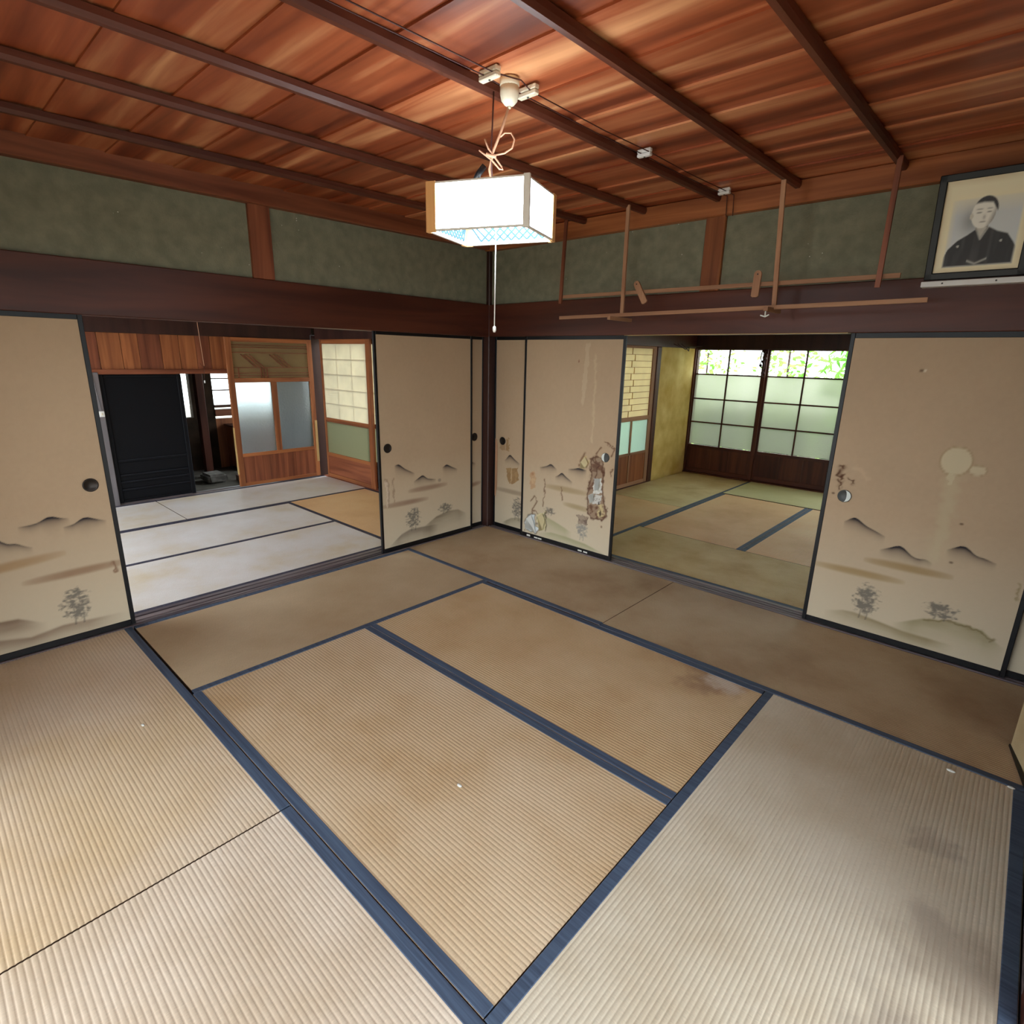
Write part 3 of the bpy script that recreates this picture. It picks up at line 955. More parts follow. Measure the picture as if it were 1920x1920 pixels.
def lattice_door(y0, y1, x, label):
    s = empty('lattice_door', (x, (y0 + y1) / 2, 0))
    tag(s, label, 'lattice door')
    xa, xb = x - 0.013, x + 0.013
    for a, b in ((y0, y0 + 0.04), (y1 - 0.075, y1)):
        box('stile', xa, xb, a, b, 0.012, 1.70, M['rack_z'], s, 0.002)
    ya, yb = y0 + 0.04, y1 - 0.075
    for z0, z1 in ((0.012, 0.055), (0.40, 0.43), (0.82, 0.87), (1.672, 1.70)):
        box('rail', xa, xb, ya, yb, z0, z1, M['rack_y'], s, 0.002)
    box('paper', x - 0.006, x - 0.003, ya, yb, 0.87, 1.672, M['shoji_y'], s)
    for i in range(1, 11):
        z = 0.87 + i * 0.802 / 11
        box('lattice_bar', x - 0.003, x + 0.008, ya, yb, z - 0.0025, z + 0.0025, M['rack_y'], s)
    for i in range(11):
        z = 0.87 + i * 0.802 / 11
        yv = ya + (yb - ya) * (0.42, 0.50)[i % 2]
        for yy in (yv,):
            box('lattice_bar', x - 0.003, x + 0.006, yy - 0.002, yy + 0.002, z, z + 0.0729, M['pale_z'], s)
    ym = y0 + (y1 - y0) * 0.5
    box('mullion', xa, xb, ym - 0.016, ym + 0.016, 0.055, 0.82, M['rack_z'], s, 0.002)
    for a, b in ((ya, ym - 0.016), (ym + 0.016, yb)):
        box('pane', x - 0.003, x + 0.002, a, b, 0.43, 0.82, M['frost_aqua'], s)
        box('kick_panel', x - 0.007, x + 0.005, a, b, 0.055, 0.40, M['cedar_z'], s)
    return s


lattice_door(1.96, 2.89, 0.028, 'lattice door with yellowed paper over aqua glass in the right room')
lattice_door(1.09, 2.02, -0.012, 'lattice door nearest the opening of the right room, hidden by the torn panel')


def sash(x0, x1, y, label, idx, frost=M['frost']):
    s = struct(empty('window_%d' % idx, ((x0 + x1) / 2, y, 0)), label, 'window')
    ya, yb = y - 0.016, y + 0.016
    st = 0.05
    for a, b in ((x0, x0 + st), (x1 - st, x1)):
        box('stile', a, b, ya, yb, 0.016, 1.70, M['sash_z'], s, 0.002)
    xa, xb = x0 + st, x1 - st
    box('rail', xa, xb, ya, yb, 0.016, 0.07, M['sash_x'], s, 0.002)
    box('rail', xa, xb, ya, yb, 0.36, 0.40, M['sash_x'], s, 0.002)
    box('rail', xa, xb, ya, yb, 1.685, 1.70, M['sash_x'], s, 0.002)
    for i in range(3):
        b0 = xa + (xb - xa) * i / 3
        box('kick_board', b0, b0 + (xb - xa) / 3 - 0.003, y - 0.008, y + 0.006, 0.07, 0.36, M['sash_z'], s)
    rows = [0.40, 0.718, 1.038, 1.366, 1.685]
    for z in rows[1:-1]:
        box('muntin', xa, xb, y - 0.012, y + 0.012, z - 0.009, z + 0.009, M['sash_x'], s, 0.002)
    xm = (xa + xb) / 2
    box('muntin', xm - 0.009, xm + 0.009, y - 0.012, y + 0.012, 0.40, 1.685, M['sash_z'], s, 0.002)
    for r in range(4):
        for (a, b) in ((xa, xm - 0.009), (xm + 0.009, xb)):
            box('pane', a, b, y - 0.002, y + 0.002, rows[r] + 0.009, rows[r + 1] - 0.009, M['clear'] if r == 3 else frost, s)
    return s


sash(0.012, 0.985, 4.01, 'left eight pane garden window sash beside the ochre wall', 1)
sash(0.955, 1.925, 4.052, 'right eight pane garden window sash with bright green foliage', 2)
sash(1.93, 2.90, 4.01, 'third garden window sash, cleared for more daylight, hidden by the stained sliding door', 3, M['clear'])  # unseen sashes; every pane left clear to add daylight to this room
sash(2.87, 3.86, 4.052, 'fourth garden window sash, cleared for more daylight, hidden by the stained sliding door', 4, M['clear'])
# hanging dead vine / cobweb clump at the meeting stiles
cob = empty('dried_vine', (0.97, 3.97, 1.4))
tag(cob, 'dark dried vine clump hanging at the meeting of the two window sashes', 'vine')
for i in range(5):
    x = 0.955 + random.uniform(-.03, .03)
    pts = [(x, 3.972, 1.70)]
    for j in range(6):
        pts.append((x + random.uniform(-.028, .028), 3.972 + random.uniform(-.008, .006), 1.70 - (j + 1) * random.uniform(.045, .06)))
    tube('tendril', pts, 0.008 - i * 0.001, M['wire'], cob, 5)
for i in range(7):
    lathe('withered_leaf', [(0.002, 0.012), (0.02, 0.004), (0.018, -0.004), (0.002, -0.014)],
          (random.uniform(-1, 1), random.uniform(-1, 1), .3), (0.955 + random.uniform(-.03, .03), 3.965, 1.68 - i * .045), M['wire'], cob, 7)
vine2 = empty('hanging_wire', (0.3, 3.9, 1.74))
tag(vine2, 'loose dark wires tangled under the lintel of the right room', 'wire')
for i in range(3):
    tube('strand', [(0.10 + .05 * i, 3.2, 1.74), (0.11 + .05 * i, 3.4, 1.70 - .02 * i), (0.09, 3.65, 1.715), (0.1 + .02 * i, 3.93, 1.735)], 0.006, M['wire'], vine2)


# ------------------------------------------------------------------ painted sliding doors
def vnoise(a, b, sa, sb, seed, octv=4):
    """value noise on arrays"""
    out = np.zeros_like(a)
    amp, tot = 1.0, 0.0
    for o in range(octv):
        rng = np.random.RandomState(seed + o * 13)
        g = rng.rand(64, 64)
        u = a * sa * 2 ** o
        v = b * sb * 2 ** o
        iu, iv = np.floor(u).astype(int), np.floor(v).astype(int)
        fu, fv = u - iu, v - iv
        fu, fv = fu * fu * (3 - 2 * fu), fv * fv * (3 - 2 * fv)
        q = lambda i, j: g[i % 64, j % 64]
        out += amp * ((q(iu, iv) * (1 - fu) + q(iu + 1, iv) * fu) * (1 - fv) + (q(iu, iv + 1) * (1 - fu) + q(iu + 1, iv + 1) * fu) * fv)
        tot += amp
        amp *= 0.55
    return out / tot


def lin(r, g, b):
    return np.array(srgb(r, g, b)[:3])


PAPER = lin(184, 159, 129)


class Painter:
    def __init__(self, S, Z, seed):
        self.S, self.Z, self.seed = S, Z, seed
        n = vnoise(S + 20, Z + 20, 2.2, 2.2, seed, 5)
        f = vnoise(S + 20, Z + 20, 60, 60, seed + 5, 2)
        self.C = np.ones(S.shape + (3,)) * PAPER
        self.C *= (0.94 + 0.12 * n + 0.05 * (f - .5))[..., None]
        # printed pale mist toward the foot of the sheet
        t = np.clip((0.75 - Z) / 0.7, 0, 1)
        self.mix(lin(206, 197, 172), t * 0.65)

    def mix(self, col, a):
        a = np.clip(a, 0, 1)[..., None]
        self.C = self.C * (1 - a) + np.asarray(col) * a

    def ridge(self, pts, depth=0.03, col=(40, 36, 42), st=1.25):
        p = np.array(sorted(pts))
        s = self.S
        zr = np.interp(s, p[:, 0], p[:, 1])
        # smooth crest a little
        w = 0.012
        zr = (zr + np.interp(s - w, p[:, 0], p[:, 1]) + np.interp(s + w, p[:, 0], p[:, 1])) / 3
        d = zr - self.Z
        span = p[-1, 0] - p[0, 0]
        taper = np.clip((s - p[0, 0]) / (0.22 * span), 0, 1) * np.clip((p[-1, 0] - s) / (0.22 * span), 0, 1)
        hgt = np.clip((zr - p[:, 1].min()) / max(np.ptp(p[:, 1]), 1e-3), 0.3, 1)
        a = np.where(d > 0, np.exp(-d / (depth * (0.35 + 0.65 * hgt))), np.exp(-(d / 0.003) ** 2))
        self.mix(lin(*col), a * taper ** 0.6 * st * (0.5 + 0.5 * hgt))

    def band(self, a, b, width=0.022, col=(150, 118, 80), st=0.8):
        (s0, z0), (s1, z1) = a, b
        t = (self.S - s0) / (s1 - s0)
        zc = z0 + (z1 - z0) * t
        prof = np.clip(np.sin(np.pi * np.clip(t, 0, 1)), 0, 1) ** 0.45
        wv = width * (0.45 + 0.55 * prof)
        al = np.exp(-((self.Z - zc) / wv) ** 4) * prof
        n = vnoise(self.S + 9, self.Z + 9, 6, 20, self.seed + 3, 3)
        self.mix(lin(*col), al * st * (0.75 + 0.4 * n))

    def hill(self, pts, depth=0.07, col=(130, 108, 76), st=0.75):
        p = np.array(sorted(pts))
        zr = np.interp(self.S, p[:, 0], p[:, 1])
        d = zr - self.Z
        span = p[-1, 0] - p[0, 0]
        taper = np.clip((self.S - p[0, 0] + 0.02) / (0.2 * span), 0, 1) * np.clip((p[-1, 0] - self.S + 0.02) / (0.2 * span), 0, 1)
        n = vnoise(self.S + 3, self.Z + 3, 5, 25, self.seed + 8, 3)
        a = np.where(d > 0, np.exp(-(d / depth) ** 1.3), np.exp(-(d / 0.008) ** 2)) * taper * (0.6 + 0.6 * n)
        self.mix(lin(*col), a * st)

    def tree(self, s, z0, wd, h, col=(78, 78, 76), st=0.75, seed=0):
        u = (self.S - s) / (wd / 2)
        v = (self.Z - z0) / h
        env = np.clip(1.15 - np.abs(u) ** 1.6 - np.abs(v * 2 - 1.05) ** 3.0, 0, 1)
        n = vnoise(self.S + 4, self.Z + 4, 60, 95, self.seed + seed, 3)
        a = np.clip((n * 1.25 + env * 0.55 - 0.82) * 2.6, 0, 1) * (env > 0) * np.clip(v * 6, 0, 1)
        for du in (-0.28, 0.22):
            tr = np.exp(-((u - du - 0.05 * np.sin(v * 6)) / 0.055) ** 2) * (v > -0.05) * (v < 0.8)
            a = np.maximum(a, tr * 0.8)
        self.mix(lin(*col), a * st)

    def inside(self, poly):
        m = np.zeros(self.S.shape, bool)
        n = len(poly)
        j = n - 1
        wob = (vnoise(self.S + 2, self.Z + 2, 40, 40, self.seed + 77, 2) - .5) * 0.03
        x, y = self.S + wob, self.Z + wob
        for i in range(n):
            xi, yi = poly[i]
            xj, yj = poly[j]
            c = ((yi > y) != (yj > y)) & (x < (xj - xi) * (y - yi) / (yj - yi + 1e-12) + xi)
            m ^= c
            j = i
        return m

    def patch(self, poly, col, col2=None, st=1.0, sc_=40):
        m = self.inside(poly)
        n = vnoise(self.S + 6, self.Z + 6, sc_, sc_, self.seed + 31, 3)
        self.mix(lin(*col), m * st)
        if col2:
            self.mix(lin(*col2), m * st * np.clip((n - .48) * 6, 0, 1))

    def outline(self, poly, col=(92, 62, 42), width=0.006, st=0.9, close=True):
        pts = list(poly) + ([poly[0]] if close else [])
        dmin = np.full(self.S.shape, 9.0)
        wob = (vnoise(self.S + 2, self.Z + 2, 40, 40, self.seed + 77, 2) - .5) * 0.03
        x, y = self.S + wob, self.Z + wob
        for (a, b) in zip(pts[:-1], pts[1:]):
            ax, ay = a
            dx, dy = b[0] - ax, b[1] - ay
            t = np.clip(((x - ax) * dx + (y - ay) * dy) / (dx * dx + dy * dy + 1e-12), 0, 1)
            dmin = np.minimum(dmin, np.hypot(x - ax - t * dx, y - ay - t * dy))
        n = vnoise(self.S + 1, self.Z + 1, 30, 30, self.seed + 41, 2)
        self.mix(lin(*col), np.exp(-(dmin / (width * (0.4 + 1.3 * n))) ** 2) * st)

    def blob(self, s, z, rs, rz, col, st=0.8, soft=0.25):
        d = np.hypot((self.S - s) / rs, (self.Z - z) / rz)
        self.mix(lin(*col), np.clip((1 - d) / soft, 0, 1) * st)

    def ring(self, s, z, rs, rz, col, st=0.5, wd=0.1):
        d = np.hypot((self.S - s) / rs, (self.Z - z) / rz)
        self.mix(lin(*col), np.exp(-((d - 1) / wd) ** 2) * st)


def paper_mesh(name, s0, s1, z0, z1, plane, face, paint_fn, seed, step=0.0045, fine_top=1.0):
    ns = int((s1 - s0) / step)
    zs = np.concatenate([np.arange(z0, min(fine_top, z1), step), np.linspace(min(fine_top, z1), z1, 60)])
    ss = np.linspace(s0, s1, ns + 1)
    S, Z = np.meshgrid(ss, zs)
    p = Painter(S, Z, seed)
    if paint_fn:
        paint_fn(p)
    nz, nsn = S.shape
    # gentle buckling of the old paper
    buck = (vnoise(S + 8, Z + 8, 3.0, 1.6, seed + 90, 2) - .5) * 0.003
    cs, cz_ = (s0 + s1) / 2, (z0 + z1) / 2
    if plane == 'x':
        co = np.stack([buck, S - cs, Z - cz_], -1)
        loc = (face, cs, cz_)
    else:
        co = np.stack([S - cs, -buck, Z - cz_], -1)
        loc = (cs, face, cz_)
    idx = np.arange(nz * nsn).reshape(nz, nsn)
    q = np.stack([idx[:-1, :-1], idx[:-1, 1:], idx[1:, 1:], idx[1:, :-1]], -1).reshape(-1, 4)
    me = bpy.data.meshes.new(name)
    me.vertices.add(nz * nsn)
    me.vertices.foreach_set('co', co.reshape(-1).astype(np.float32))
    nf = len(q)
    me.loops.add(nf * 4)
    me.loops.foreach_set('vertex_index', q.reshape(-1).astype(np.int32))
    me.polygons.add(nf)
    me.polygons.foreach_set('loop_start', np.arange(0, nf * 4, 4, dtype=np.int32))
    me.polygons.foreach_set('use_smooth', np.ones(nf, bool))
    me.update(calc_edges=True)
    at = me.color_attributes.new('paint', 'FLOAT_COLOR', 'POINT')
    rgba = np.concatenate([p.C, np.ones(p.C.shape[:2] + (1,))], -1)
    at.data.foreach_set('color', rgba.reshape(-1).astype(np.float32))
    return me, loc


def pull(root, plane, s, z, face, style='dark'):
    """recessed round finger pull"""
    ax = (1, 0, 0) if plane == 'x' else (0, -1, 0)
    loc = (face, s, z) if plane == 'x' else (s, face, z)
    pr = 0.034
    h = lathe('finger_pull', [(pr, -0.002), (pr + 0.002, 0.0035), (pr - 0.003, 0.0045), (pr - 0.006, 0.0015), (0.004, 0.0008)],
              ax, loc, M['iron'] if style == 'dark' else M['greymetal'], root, 24)
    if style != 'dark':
        # pale crescent painted for far room light inside the open hole
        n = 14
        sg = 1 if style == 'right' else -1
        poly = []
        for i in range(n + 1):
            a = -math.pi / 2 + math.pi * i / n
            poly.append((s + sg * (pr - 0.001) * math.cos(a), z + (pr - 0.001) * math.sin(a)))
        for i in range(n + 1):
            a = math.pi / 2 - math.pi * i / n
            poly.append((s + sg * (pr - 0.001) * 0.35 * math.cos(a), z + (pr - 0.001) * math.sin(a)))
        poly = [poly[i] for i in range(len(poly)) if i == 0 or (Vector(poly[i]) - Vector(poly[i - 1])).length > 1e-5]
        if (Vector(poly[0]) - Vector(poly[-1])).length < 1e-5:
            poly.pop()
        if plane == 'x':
            prism('lit_crescent', poly, 0, face + 0.0045, face + 0.006, M['bright'], h)
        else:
            prism('lit_crescent', poly, 1, face - 0.0045, face - 0.006, M['bright'], h)
    return h


def fusuma(s0, s1, plane, face, label, paint_fn, seed, handle, style='dark', step=0.0045, z0=0.006, z1=1.712):
    """sliding door: black frame, painted paper, finger pull. face = coordinate of its room side"""
    sgn = -1 if plane == 'x' else 1      # away from the room
    t = 0.019
    a, b = sorted((face, face + sgn * t))
    cs = (s0 + s1) / 2
    loc = ((a + b) / 2, cs, 0) if plane == 'x' else (cs, (a + b) / 2, 0)
    root = empty('sliding_door', loc)
    tag(root, label, 'sliding door', 'painted paper sliding doors')
    fw, fb, ft = 0.022, 0.034, 0.030

    def bx(name, sa, sb, za, zb, mat, da=a, db=b, bev=0.002):
        if plane == 'x':
            return box(name, da, db, sa, sb, za, zb, mat, root, bev)
        return box(name, sa, sb, da, db, za, zb, mat, root, bev)
    bx('frame_stile', s0, s0 + fw, z0, z1, M['lacquer'])
    bx('frame_stile', s1 - fw, s1, z0, z1, M['lacquer'])
    bx('frame_rail', s0 + fw, s1 - fw, z0, z0 + fb, M['lacquer'])
    bx('frame_rail', s0 + fw, s1 - fw, z1 - ft, z1, M['lacquer'])
    pf = face + sgn * 0.004
    ca, cb = sorted((pf + sgn * 0.003, face + sgn * (t - 0.003)))
    bx('core', s0 + fw, s1 - fw, z0 + fb, z1 - ft, M['cream'], ca, cb, 0)
    me, ploc = paper_mesh('painted_paper', s0 + fw - 0.001, s1 - fw + 0.001, z0 + fb - 0.001, z1 - ft + 0.001, plane, pf, paint_fn, seed, step)
    link('painted_paper', me, M['paint'], root, ploc)
    if handle:
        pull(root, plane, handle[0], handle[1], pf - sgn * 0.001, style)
    return root


FX, BX = -0.016, -0.051      # front and rear tracks, left wall
FY, BY = 0.016, 0.051        # right wall
HT = 0.846


def paint_F1(p):
    for r in ([(-3.285, .677), (-3.229, .679), (-3.196, .687), (-3.172, .704), (-3.146, .708), (-3.119, .694), (-3.077, .682)],
              [(-3.11, .64), (-3.06, .647), (-3.034, .668), (-3.004, .677), (-2.976, .662), (-2.92, .639)],
              [(-3.47, .56), (-3.41, .63), (-3.39, .645), (-3.359, .625), (-3.341, .60), (-3.304, .598), (-3.277, .577), (-3.244, .561)]):
        p.ridge(r)
    p.band((-3.62, .47), (-3.115, .506), .024, (158, 124, 82))
    p.band((-3.319, .385), (-2.85, .392), .022, (138, 104, 76))
    p.hill([(-3.80, .03), (-3.5, .12), (-3.327, .085), (-3.19, .105), (-2.923, .09)], .06, (116, 90, 70))
    p.hill([(-3.84, .16), (-3.6, .22), (-3.36, .20), (-3.27, .15)], .08, (112, 86, 66), .85)
    p.tree(-3.115, .105, .15, .20, seed=1)
    p.tree(-3.62, .21, .2, .12, seed=2)
    p.outline([(-2.925, .40), (-2.92, .36), (-2.915, .34)], (120, 84, 60), .008, .8, False)


def paint_F2(p):
    for r in ([(-1.017, .70), (-.976, .708), (-.915, .661), (-.821, .613)],
              [(-.834, .544), (-.784, .568), (-.739, .589), (-.69, .55), (-.598, .532)],
              [(-.526, .623), (-.478, .645), (-.418, .614), (-.356, .587)]):
        p.ridge(r)
    p.band((-.896, .474), (-.468, .475), .022, (138, 108, 88))
    p.band((-1.16, .387), (-.68, .383), .022, (138, 108, 88))
    p.hill([(-1.08, .05), (-.97, .12), (-.881, .145), (-.76, .14), (-.6, .13)], .09, (112, 100, 86))
    p.hill([(-.75, .13), (-.6, .20), (-.472, .225), (-.35, .215), (-.26, .17)], .1, (112, 100, 80))
    p.tree(-.845, .14, .16, .19, seed=1)
    p.tree(-.50, .22, .17, .09, seed=2)
    p.patch([(-1.111, .60), (-1.077, .589), (-1.08, .39), (-1.10, .37)], (216, 198, 176), None, .5)
    p.outline([(-1.111, .603), (-1.077, .589), (-1.087, .383)], (136, 108, 86), .006, .6, False)
    p.outline([(-1.037, .592), (-1.03, .45), (-1.04, .397)], (136, 108, 86), .006, .6, False)
    p.blob(-.56, .52, .02, .016, (128, 114, 100), .6)
    p.band((-1.16, .30), (-1.13, .05), .2, (206, 186, 170), .25)


def paint_F3(p):
    p.band((-.25, .40), (-.03, .42), .02, (138, 108, 88))
    p.ridge([(-.30, .60), (-.2, .64), (-.1, .60)])


def paint_G1(p):
    p.ridge([(.16, .64), (.184, .661), (.223, .704), (.282, .664), (.345, .632)])
    p.band((.02, .366), (.50, .366), .022, (146, 128, 106))
    p.tree(.325, .12, .17, .21, seed=3)
    p.hill([(.16, .06), (.25, .11), (.32, .13), (.42, .13)], .06, (128, 120, 96))
    p.patch([(.173, .571), (.322, .598), (.332, .479), (.256, .437), (.203, .443)], (150, 118, 78), (166, 134, 92), .95)
    p.outline([(.248, .585), (.248, .44)], (198, 172, 134), .004, .9, False)
    p.patch([(.102, .781), (.161, .803), (.163, .73), (.103, .728)], (162, 132, 98), None, .9)
    p.patch([(.18, .843), (.212, .842), (.209, .722), (.176, .732)], (158, 126, 86), None, .9)


def paint_G2(p):
    for r in ([(.60, .648), (.634, .653), (.685, .67), (.718, .693), (.741, .683), (.785, .652)],
              [(.77, .59), (.812, .612), (.839, .639), (.879, .609), (.951, .572)],
              [(.90, .675), (.96, .685), (1.007, .699), (1.084, .690)]):
        p.ridge(r, .028)
    p.band((.66, .50), (1.12, .505), .024, (158, 136, 98))
    p.band((.86, .382), (1.16, .371), .022, (158, 138, 100))
    p.hill([(.60, .24), (.69, .225), (.789, .199), (.95, .15)], .08, (150, 148, 108))
    p.hill([(.62, .065), (.75, .095), (.908, .094), (1.1, .08), (1.30, .04)], .05, (152, 150, 112))
    p.tree(.73, .25, .13, .07, seed=2)
    p.tree(1.07, .11, .13, .16, (120, 122, 120), seed=4)
    p.blob(.954, 1.524, .008, .012, (120, 60, 40), .9, .6)
    p.blob(1.253, .264, .012, .014, (120, 92, 72), .8, .6)
    p.band((1.02, 1.67), (1.055, 1.67), .001)
    p.patch([(1.015, 1.66), (1.05, 1.66), (1.035, 1.30), (1.012, 1.18), (.995, 1.2), (1.0, 1.4)], (208, 188, 156), None, .35)
    p.outline([(1.107, 1.57), (1.114, 1.20), (1.12, .92)], (208, 186, 150), .01, .45, False)
    # torn and water damaged places
    big = [(1.113, .795), (1.167, .811), (1.217, .809), (1.235, .758), (1.242, .663), (1.241, .557), (1.262, .475), (1.286, .415), (1.29, .36),
           (1.263, .324), (1.152, .313), (1.125, .339), (1.101, .453), (1.111, .534), (1.128, .666)]
    p.patch(big, (152, 128, 104), (112, 82, 62), 1, 34)
    p.patch([(1.15, .64), (1.224, .651), (1.237, .535), (1.163, .522)], (214, 212, 202), (190, 184, 168), 1, 60)
    p.patch([(1.109, .499), (1.158, .525), (1.239, .514), (1.224, .446), (1.124, .427)], (204, 200, 190), (156, 144, 128), 1, 60)
    p.patch([(1.20, .43), (1.26, .45), (1.275, .36), (1.22, .33)], (196, 176, 130), (150, 126, 98), 1, 60)
    p.patch([(1.15, .78), (1.20, .77), (1.18, .69), (1.14, .70)], (108, 80, 62), None, .8)
    p.outline(big, (88, 56, 40), .008)
    p.outline([(1.13, .79), (1.19, .74), (1.17, .66), (1.15, .60)], (86, 54, 40), .007, .85, False)
    p.blob(1.215, .45, .009, .02, (44, 32, 28), .9, .5)
    p.blob(1.235, .37, .011, .035, (50, 34, 28), .9, .5)
    low = [(.448, .134), (.489, .202), (.556, .226), (.585, .13), (.616, .103), (.588, .057), (.463, .068)]
    p.patch(low, (214, 220, 220), (178, 184, 182), 1, 30)
    p.outline(low, (110, 98, 84), .006, .8)
    l2 = [(.581, .226), (.68, .27), (.697, .179), (.688, .105), (.617, .083)]
    p.patch(l2, (206, 194, 150), (168, 160, 126), 1, 30)
    p.outline([(.68, .27), (.697, .179), (.688, .105)], (86, 74, 56), .006, .9, False)
    p.patch([(.499, .587), (.535, .602), (.567, .541), (.559, .46), (.499, .436)], (184, 146, 108), (200, 168, 130), .8)
    p.blob(.525, .58, .02, .02, (160, 110, 76), .6, .6)
    p.patch([(1.02, .744), (1.037, .789), (1.067, .806), (1.101, .756), (1.074, .709), (1.022, .702)], (202, 180, 132), (186, 160, 116), .9)
    p.outline([(1.02, .70), (1.01, .745), (1.037, .789), (1.06, .83)], (110, 76, 52), .007, .8, False)
    p.patch([(1.005, .314), (1.068, .327), (1.122, .307), (1.115, .247), (1.036, .243)], (146, 128, 110), (110, 92, 80), .85)
    for c in ([(.667, .562), (.661, .431), (.649, .312)], [(.834, .512), (.851, .406)], [(1.305, .907), (1.321, .88), (1.301, .833)],
              [(1.16, .832), (1.183, .863), (1.21, .895)], [(1.236, .931), (1.286, .912)], [(1.31, .728), (1.313, .682)],
              [(.509, .332), (.556, .389), (.582, .337), (.548, .282)], [(.53, .22), (.545, .27), (.60, .24)]):
        p.outline(c, (104, 70, 48), .006, .85, False)


def paint_G3(p):
    for r in ([(2.90, .66), (2.937, .692), (2.957, .699), (3.017, .658), (3.059, .643), (3.115, .618)],
              [(3.10, .540), (3.154, .568), (3.176, .583), (3.201, .583), (3.253, .538), (3.29, .532), (3.312, .541), (3.345, .522)],
              [(3.39, .612), (3.435, .642), (3.453, .652), (3.474, .643), (3.513, .609), (3.546, .606), (3.60, .588)]):
        p.ridge(r)
    p.band((2.77, .378), (3.25, .385), .022, (154, 126, 78))
    p.band((3.03, .468), (3.45, .473), .022, (152, 124, 78))
    p.hill([(2.90, .10), (2.98, .125), (3.037, .13), (3.148, .117), (3.281, .098), (3.5, .095)], .05, (132, 116, 78))
    p.hill([(3.25, .14), (3.361, .202), (3.496, .231), (3.609, .22), (3.70, .16)], .08, (130, 122, 78))
    p.outline([(3.37, .205), (3.496, .232), (3.609, .218), (3.66, .19)], (112, 98, 58), .006, .7, False)
    p.tree(3.085, .12, .14, .21, seed=1)
    p.tree(3.43, .225, .17, .10, seed=2)
    p.blob(3.344, 1.08, .066, .074, (206, 192, 158), .85, .12)
    p.ring(3.344, 1.08, .066, .074, (158, 136, 98), .5, .06)
    p.blob(3.437, 1.045, .036, .026, (206, 192, 158), .8, .2)
    p.ring(3.437, 1.045, .036, .026, (158, 136, 98), .4, .1)
    p.patch([(3.325, 1.02), (3.36, 1.02), (3.352, .96), (3.335, .96)], (204, 190, 156), None, .6)
    p.outline([(3.345, 1.0), (3.354, .757), (3.349, .56)], (198, 190, 152), .03, .3, False)
    for c in ([(2.835, .985), (2.848, .975)], [(2.836, .955), (2.828, .935), (2.85, .91)], [(2.832, .90), (2.848, .89), (2.84, .86), (2.852, .855)],
              [(2.885, .918), (2.90, .905), (2.905, .89)], [(2.855, .935), (2.845, .92)]):
        p.outline(c, (82, 48, 26), .009, .95, False)
    for (s, z) in ((3.12, 1.521), (3.425, .764), (3.421, .552), (2.90, .79), (2.82, .82)):
        p.blob(s, z, .012, .008, (84, 62, 44), .8, .6)
    p.blob(3.135, 1.521, .008, .006, (225, 215, 190), .8, .6)
    p.outline([(2.91, .985), (2.98, .93)], (200, 172, 140), .01, .5, False)
    p.outline([(3.701, .516), (3.705, .431)], (128, 112, 64), .006, .6, False)


def paint_G4(p):
    p.band((3.5, .40), (3.9, .41), .02, (150, 124, 80))


fusuma(-3.845, -2.868, 'x', FX, 'leftmost sliding door with brown hills and a pine, cut by the picture edge', paint_F1, 11, (-2.961, HT))
fusuma(-1.163, -0.178, 'x', FX, 'painted sliding door left of the corner with two pale rub marks near its edge', paint_F2, 23, (-1.077, HT))
fusuma(-0.965, -0.006, 'x', BX, 'sliding door of which only a narrow strip shows beside the corner post', paint_F3, 31, (-0.120, HT), step=0.008)
fusuma(0.022, 0.985, 'y', BY, 'narrow visible strip of a sliding door with brown paper patches', paint_G1, 43, (0.133, 0.815))
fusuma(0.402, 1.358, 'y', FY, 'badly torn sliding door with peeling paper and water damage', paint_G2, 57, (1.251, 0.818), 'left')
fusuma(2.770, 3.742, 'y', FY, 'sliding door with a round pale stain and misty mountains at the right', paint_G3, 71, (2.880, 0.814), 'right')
fusuma(2.93, 3.865, 'y', BY, 'sliding door sliver at the right edge behind the stained one', paint_G4, 83, None, step=0.008)
fusuma(-3.85, -2.93, 'x', BX, 'sliding door hidden behind the leftmost one', None, 91, None, step=0.012)


# torn flaps of paper standing off the damaged door
def flap(name, root, poly, mat, lift):
    bm = bmesh.new()
    vs = [bm.verts.new((s, FY - 0.001 - l * lift, z)) for (s, z, l) in poly]
    bm.faces.new(vs)
    ret = bmesh.ops.solidify(bm, geom=list(bm.faces), thickness=0.0012)
    c = sum((v.co for v in bm.verts), Vector()) / len(bm.verts)
    for v in bm.verts:
        v.co -= c
    bmesh.ops.recalc_face_normals(bm, faces=bm.faces)
    return link(name, bm_mesh(name, bm), mat, root, c)


torn = [o for o in bpy.data.objects if o.name.startswith('sliding_door') and 'torn' in o.get('label', '')][0]
M['scrap'] = plain('white backing paper', srgb(214, 214, 206), 0.8)
M['scrap2'] = plain('yellowed backing paper', srgb(198, 182, 138), 0.8)
flap('paper_flap', torn, [(1.02, .702, 0), (1.022, .75, 0), (1.06, .80, 0), (1.10, .755, 1), (1.075, .712, .7)], M['scrap2'], 0.012)
flap('paper_flap', torn, [(.62, .085, 0), (.60, .21, 0), (.655, .255, .6), (.69, .20, 1), (.665, .11, .6)], M['scrap2'], 0.012)
flap('paper_flap', torn, [(.455, .08, 0), (.47, .17, 0), (.53, .215, .5), (.57, .15, 1), (.585, .07, .5)], M['scrap'], 0.014)
flap('paper_flap', torn, [(1.165, .64, 0), (1.215, .645, .6), (1.21, .56, 1), (1.17, .545, .2)], M['scrap'], 0.008)
flap('paper_flap', torn, [(1.12, .50, 0), (1.16, .518, 0), (1.175, .46, 1), (1.135, .44, .5)], M['scrap'], 0.014)
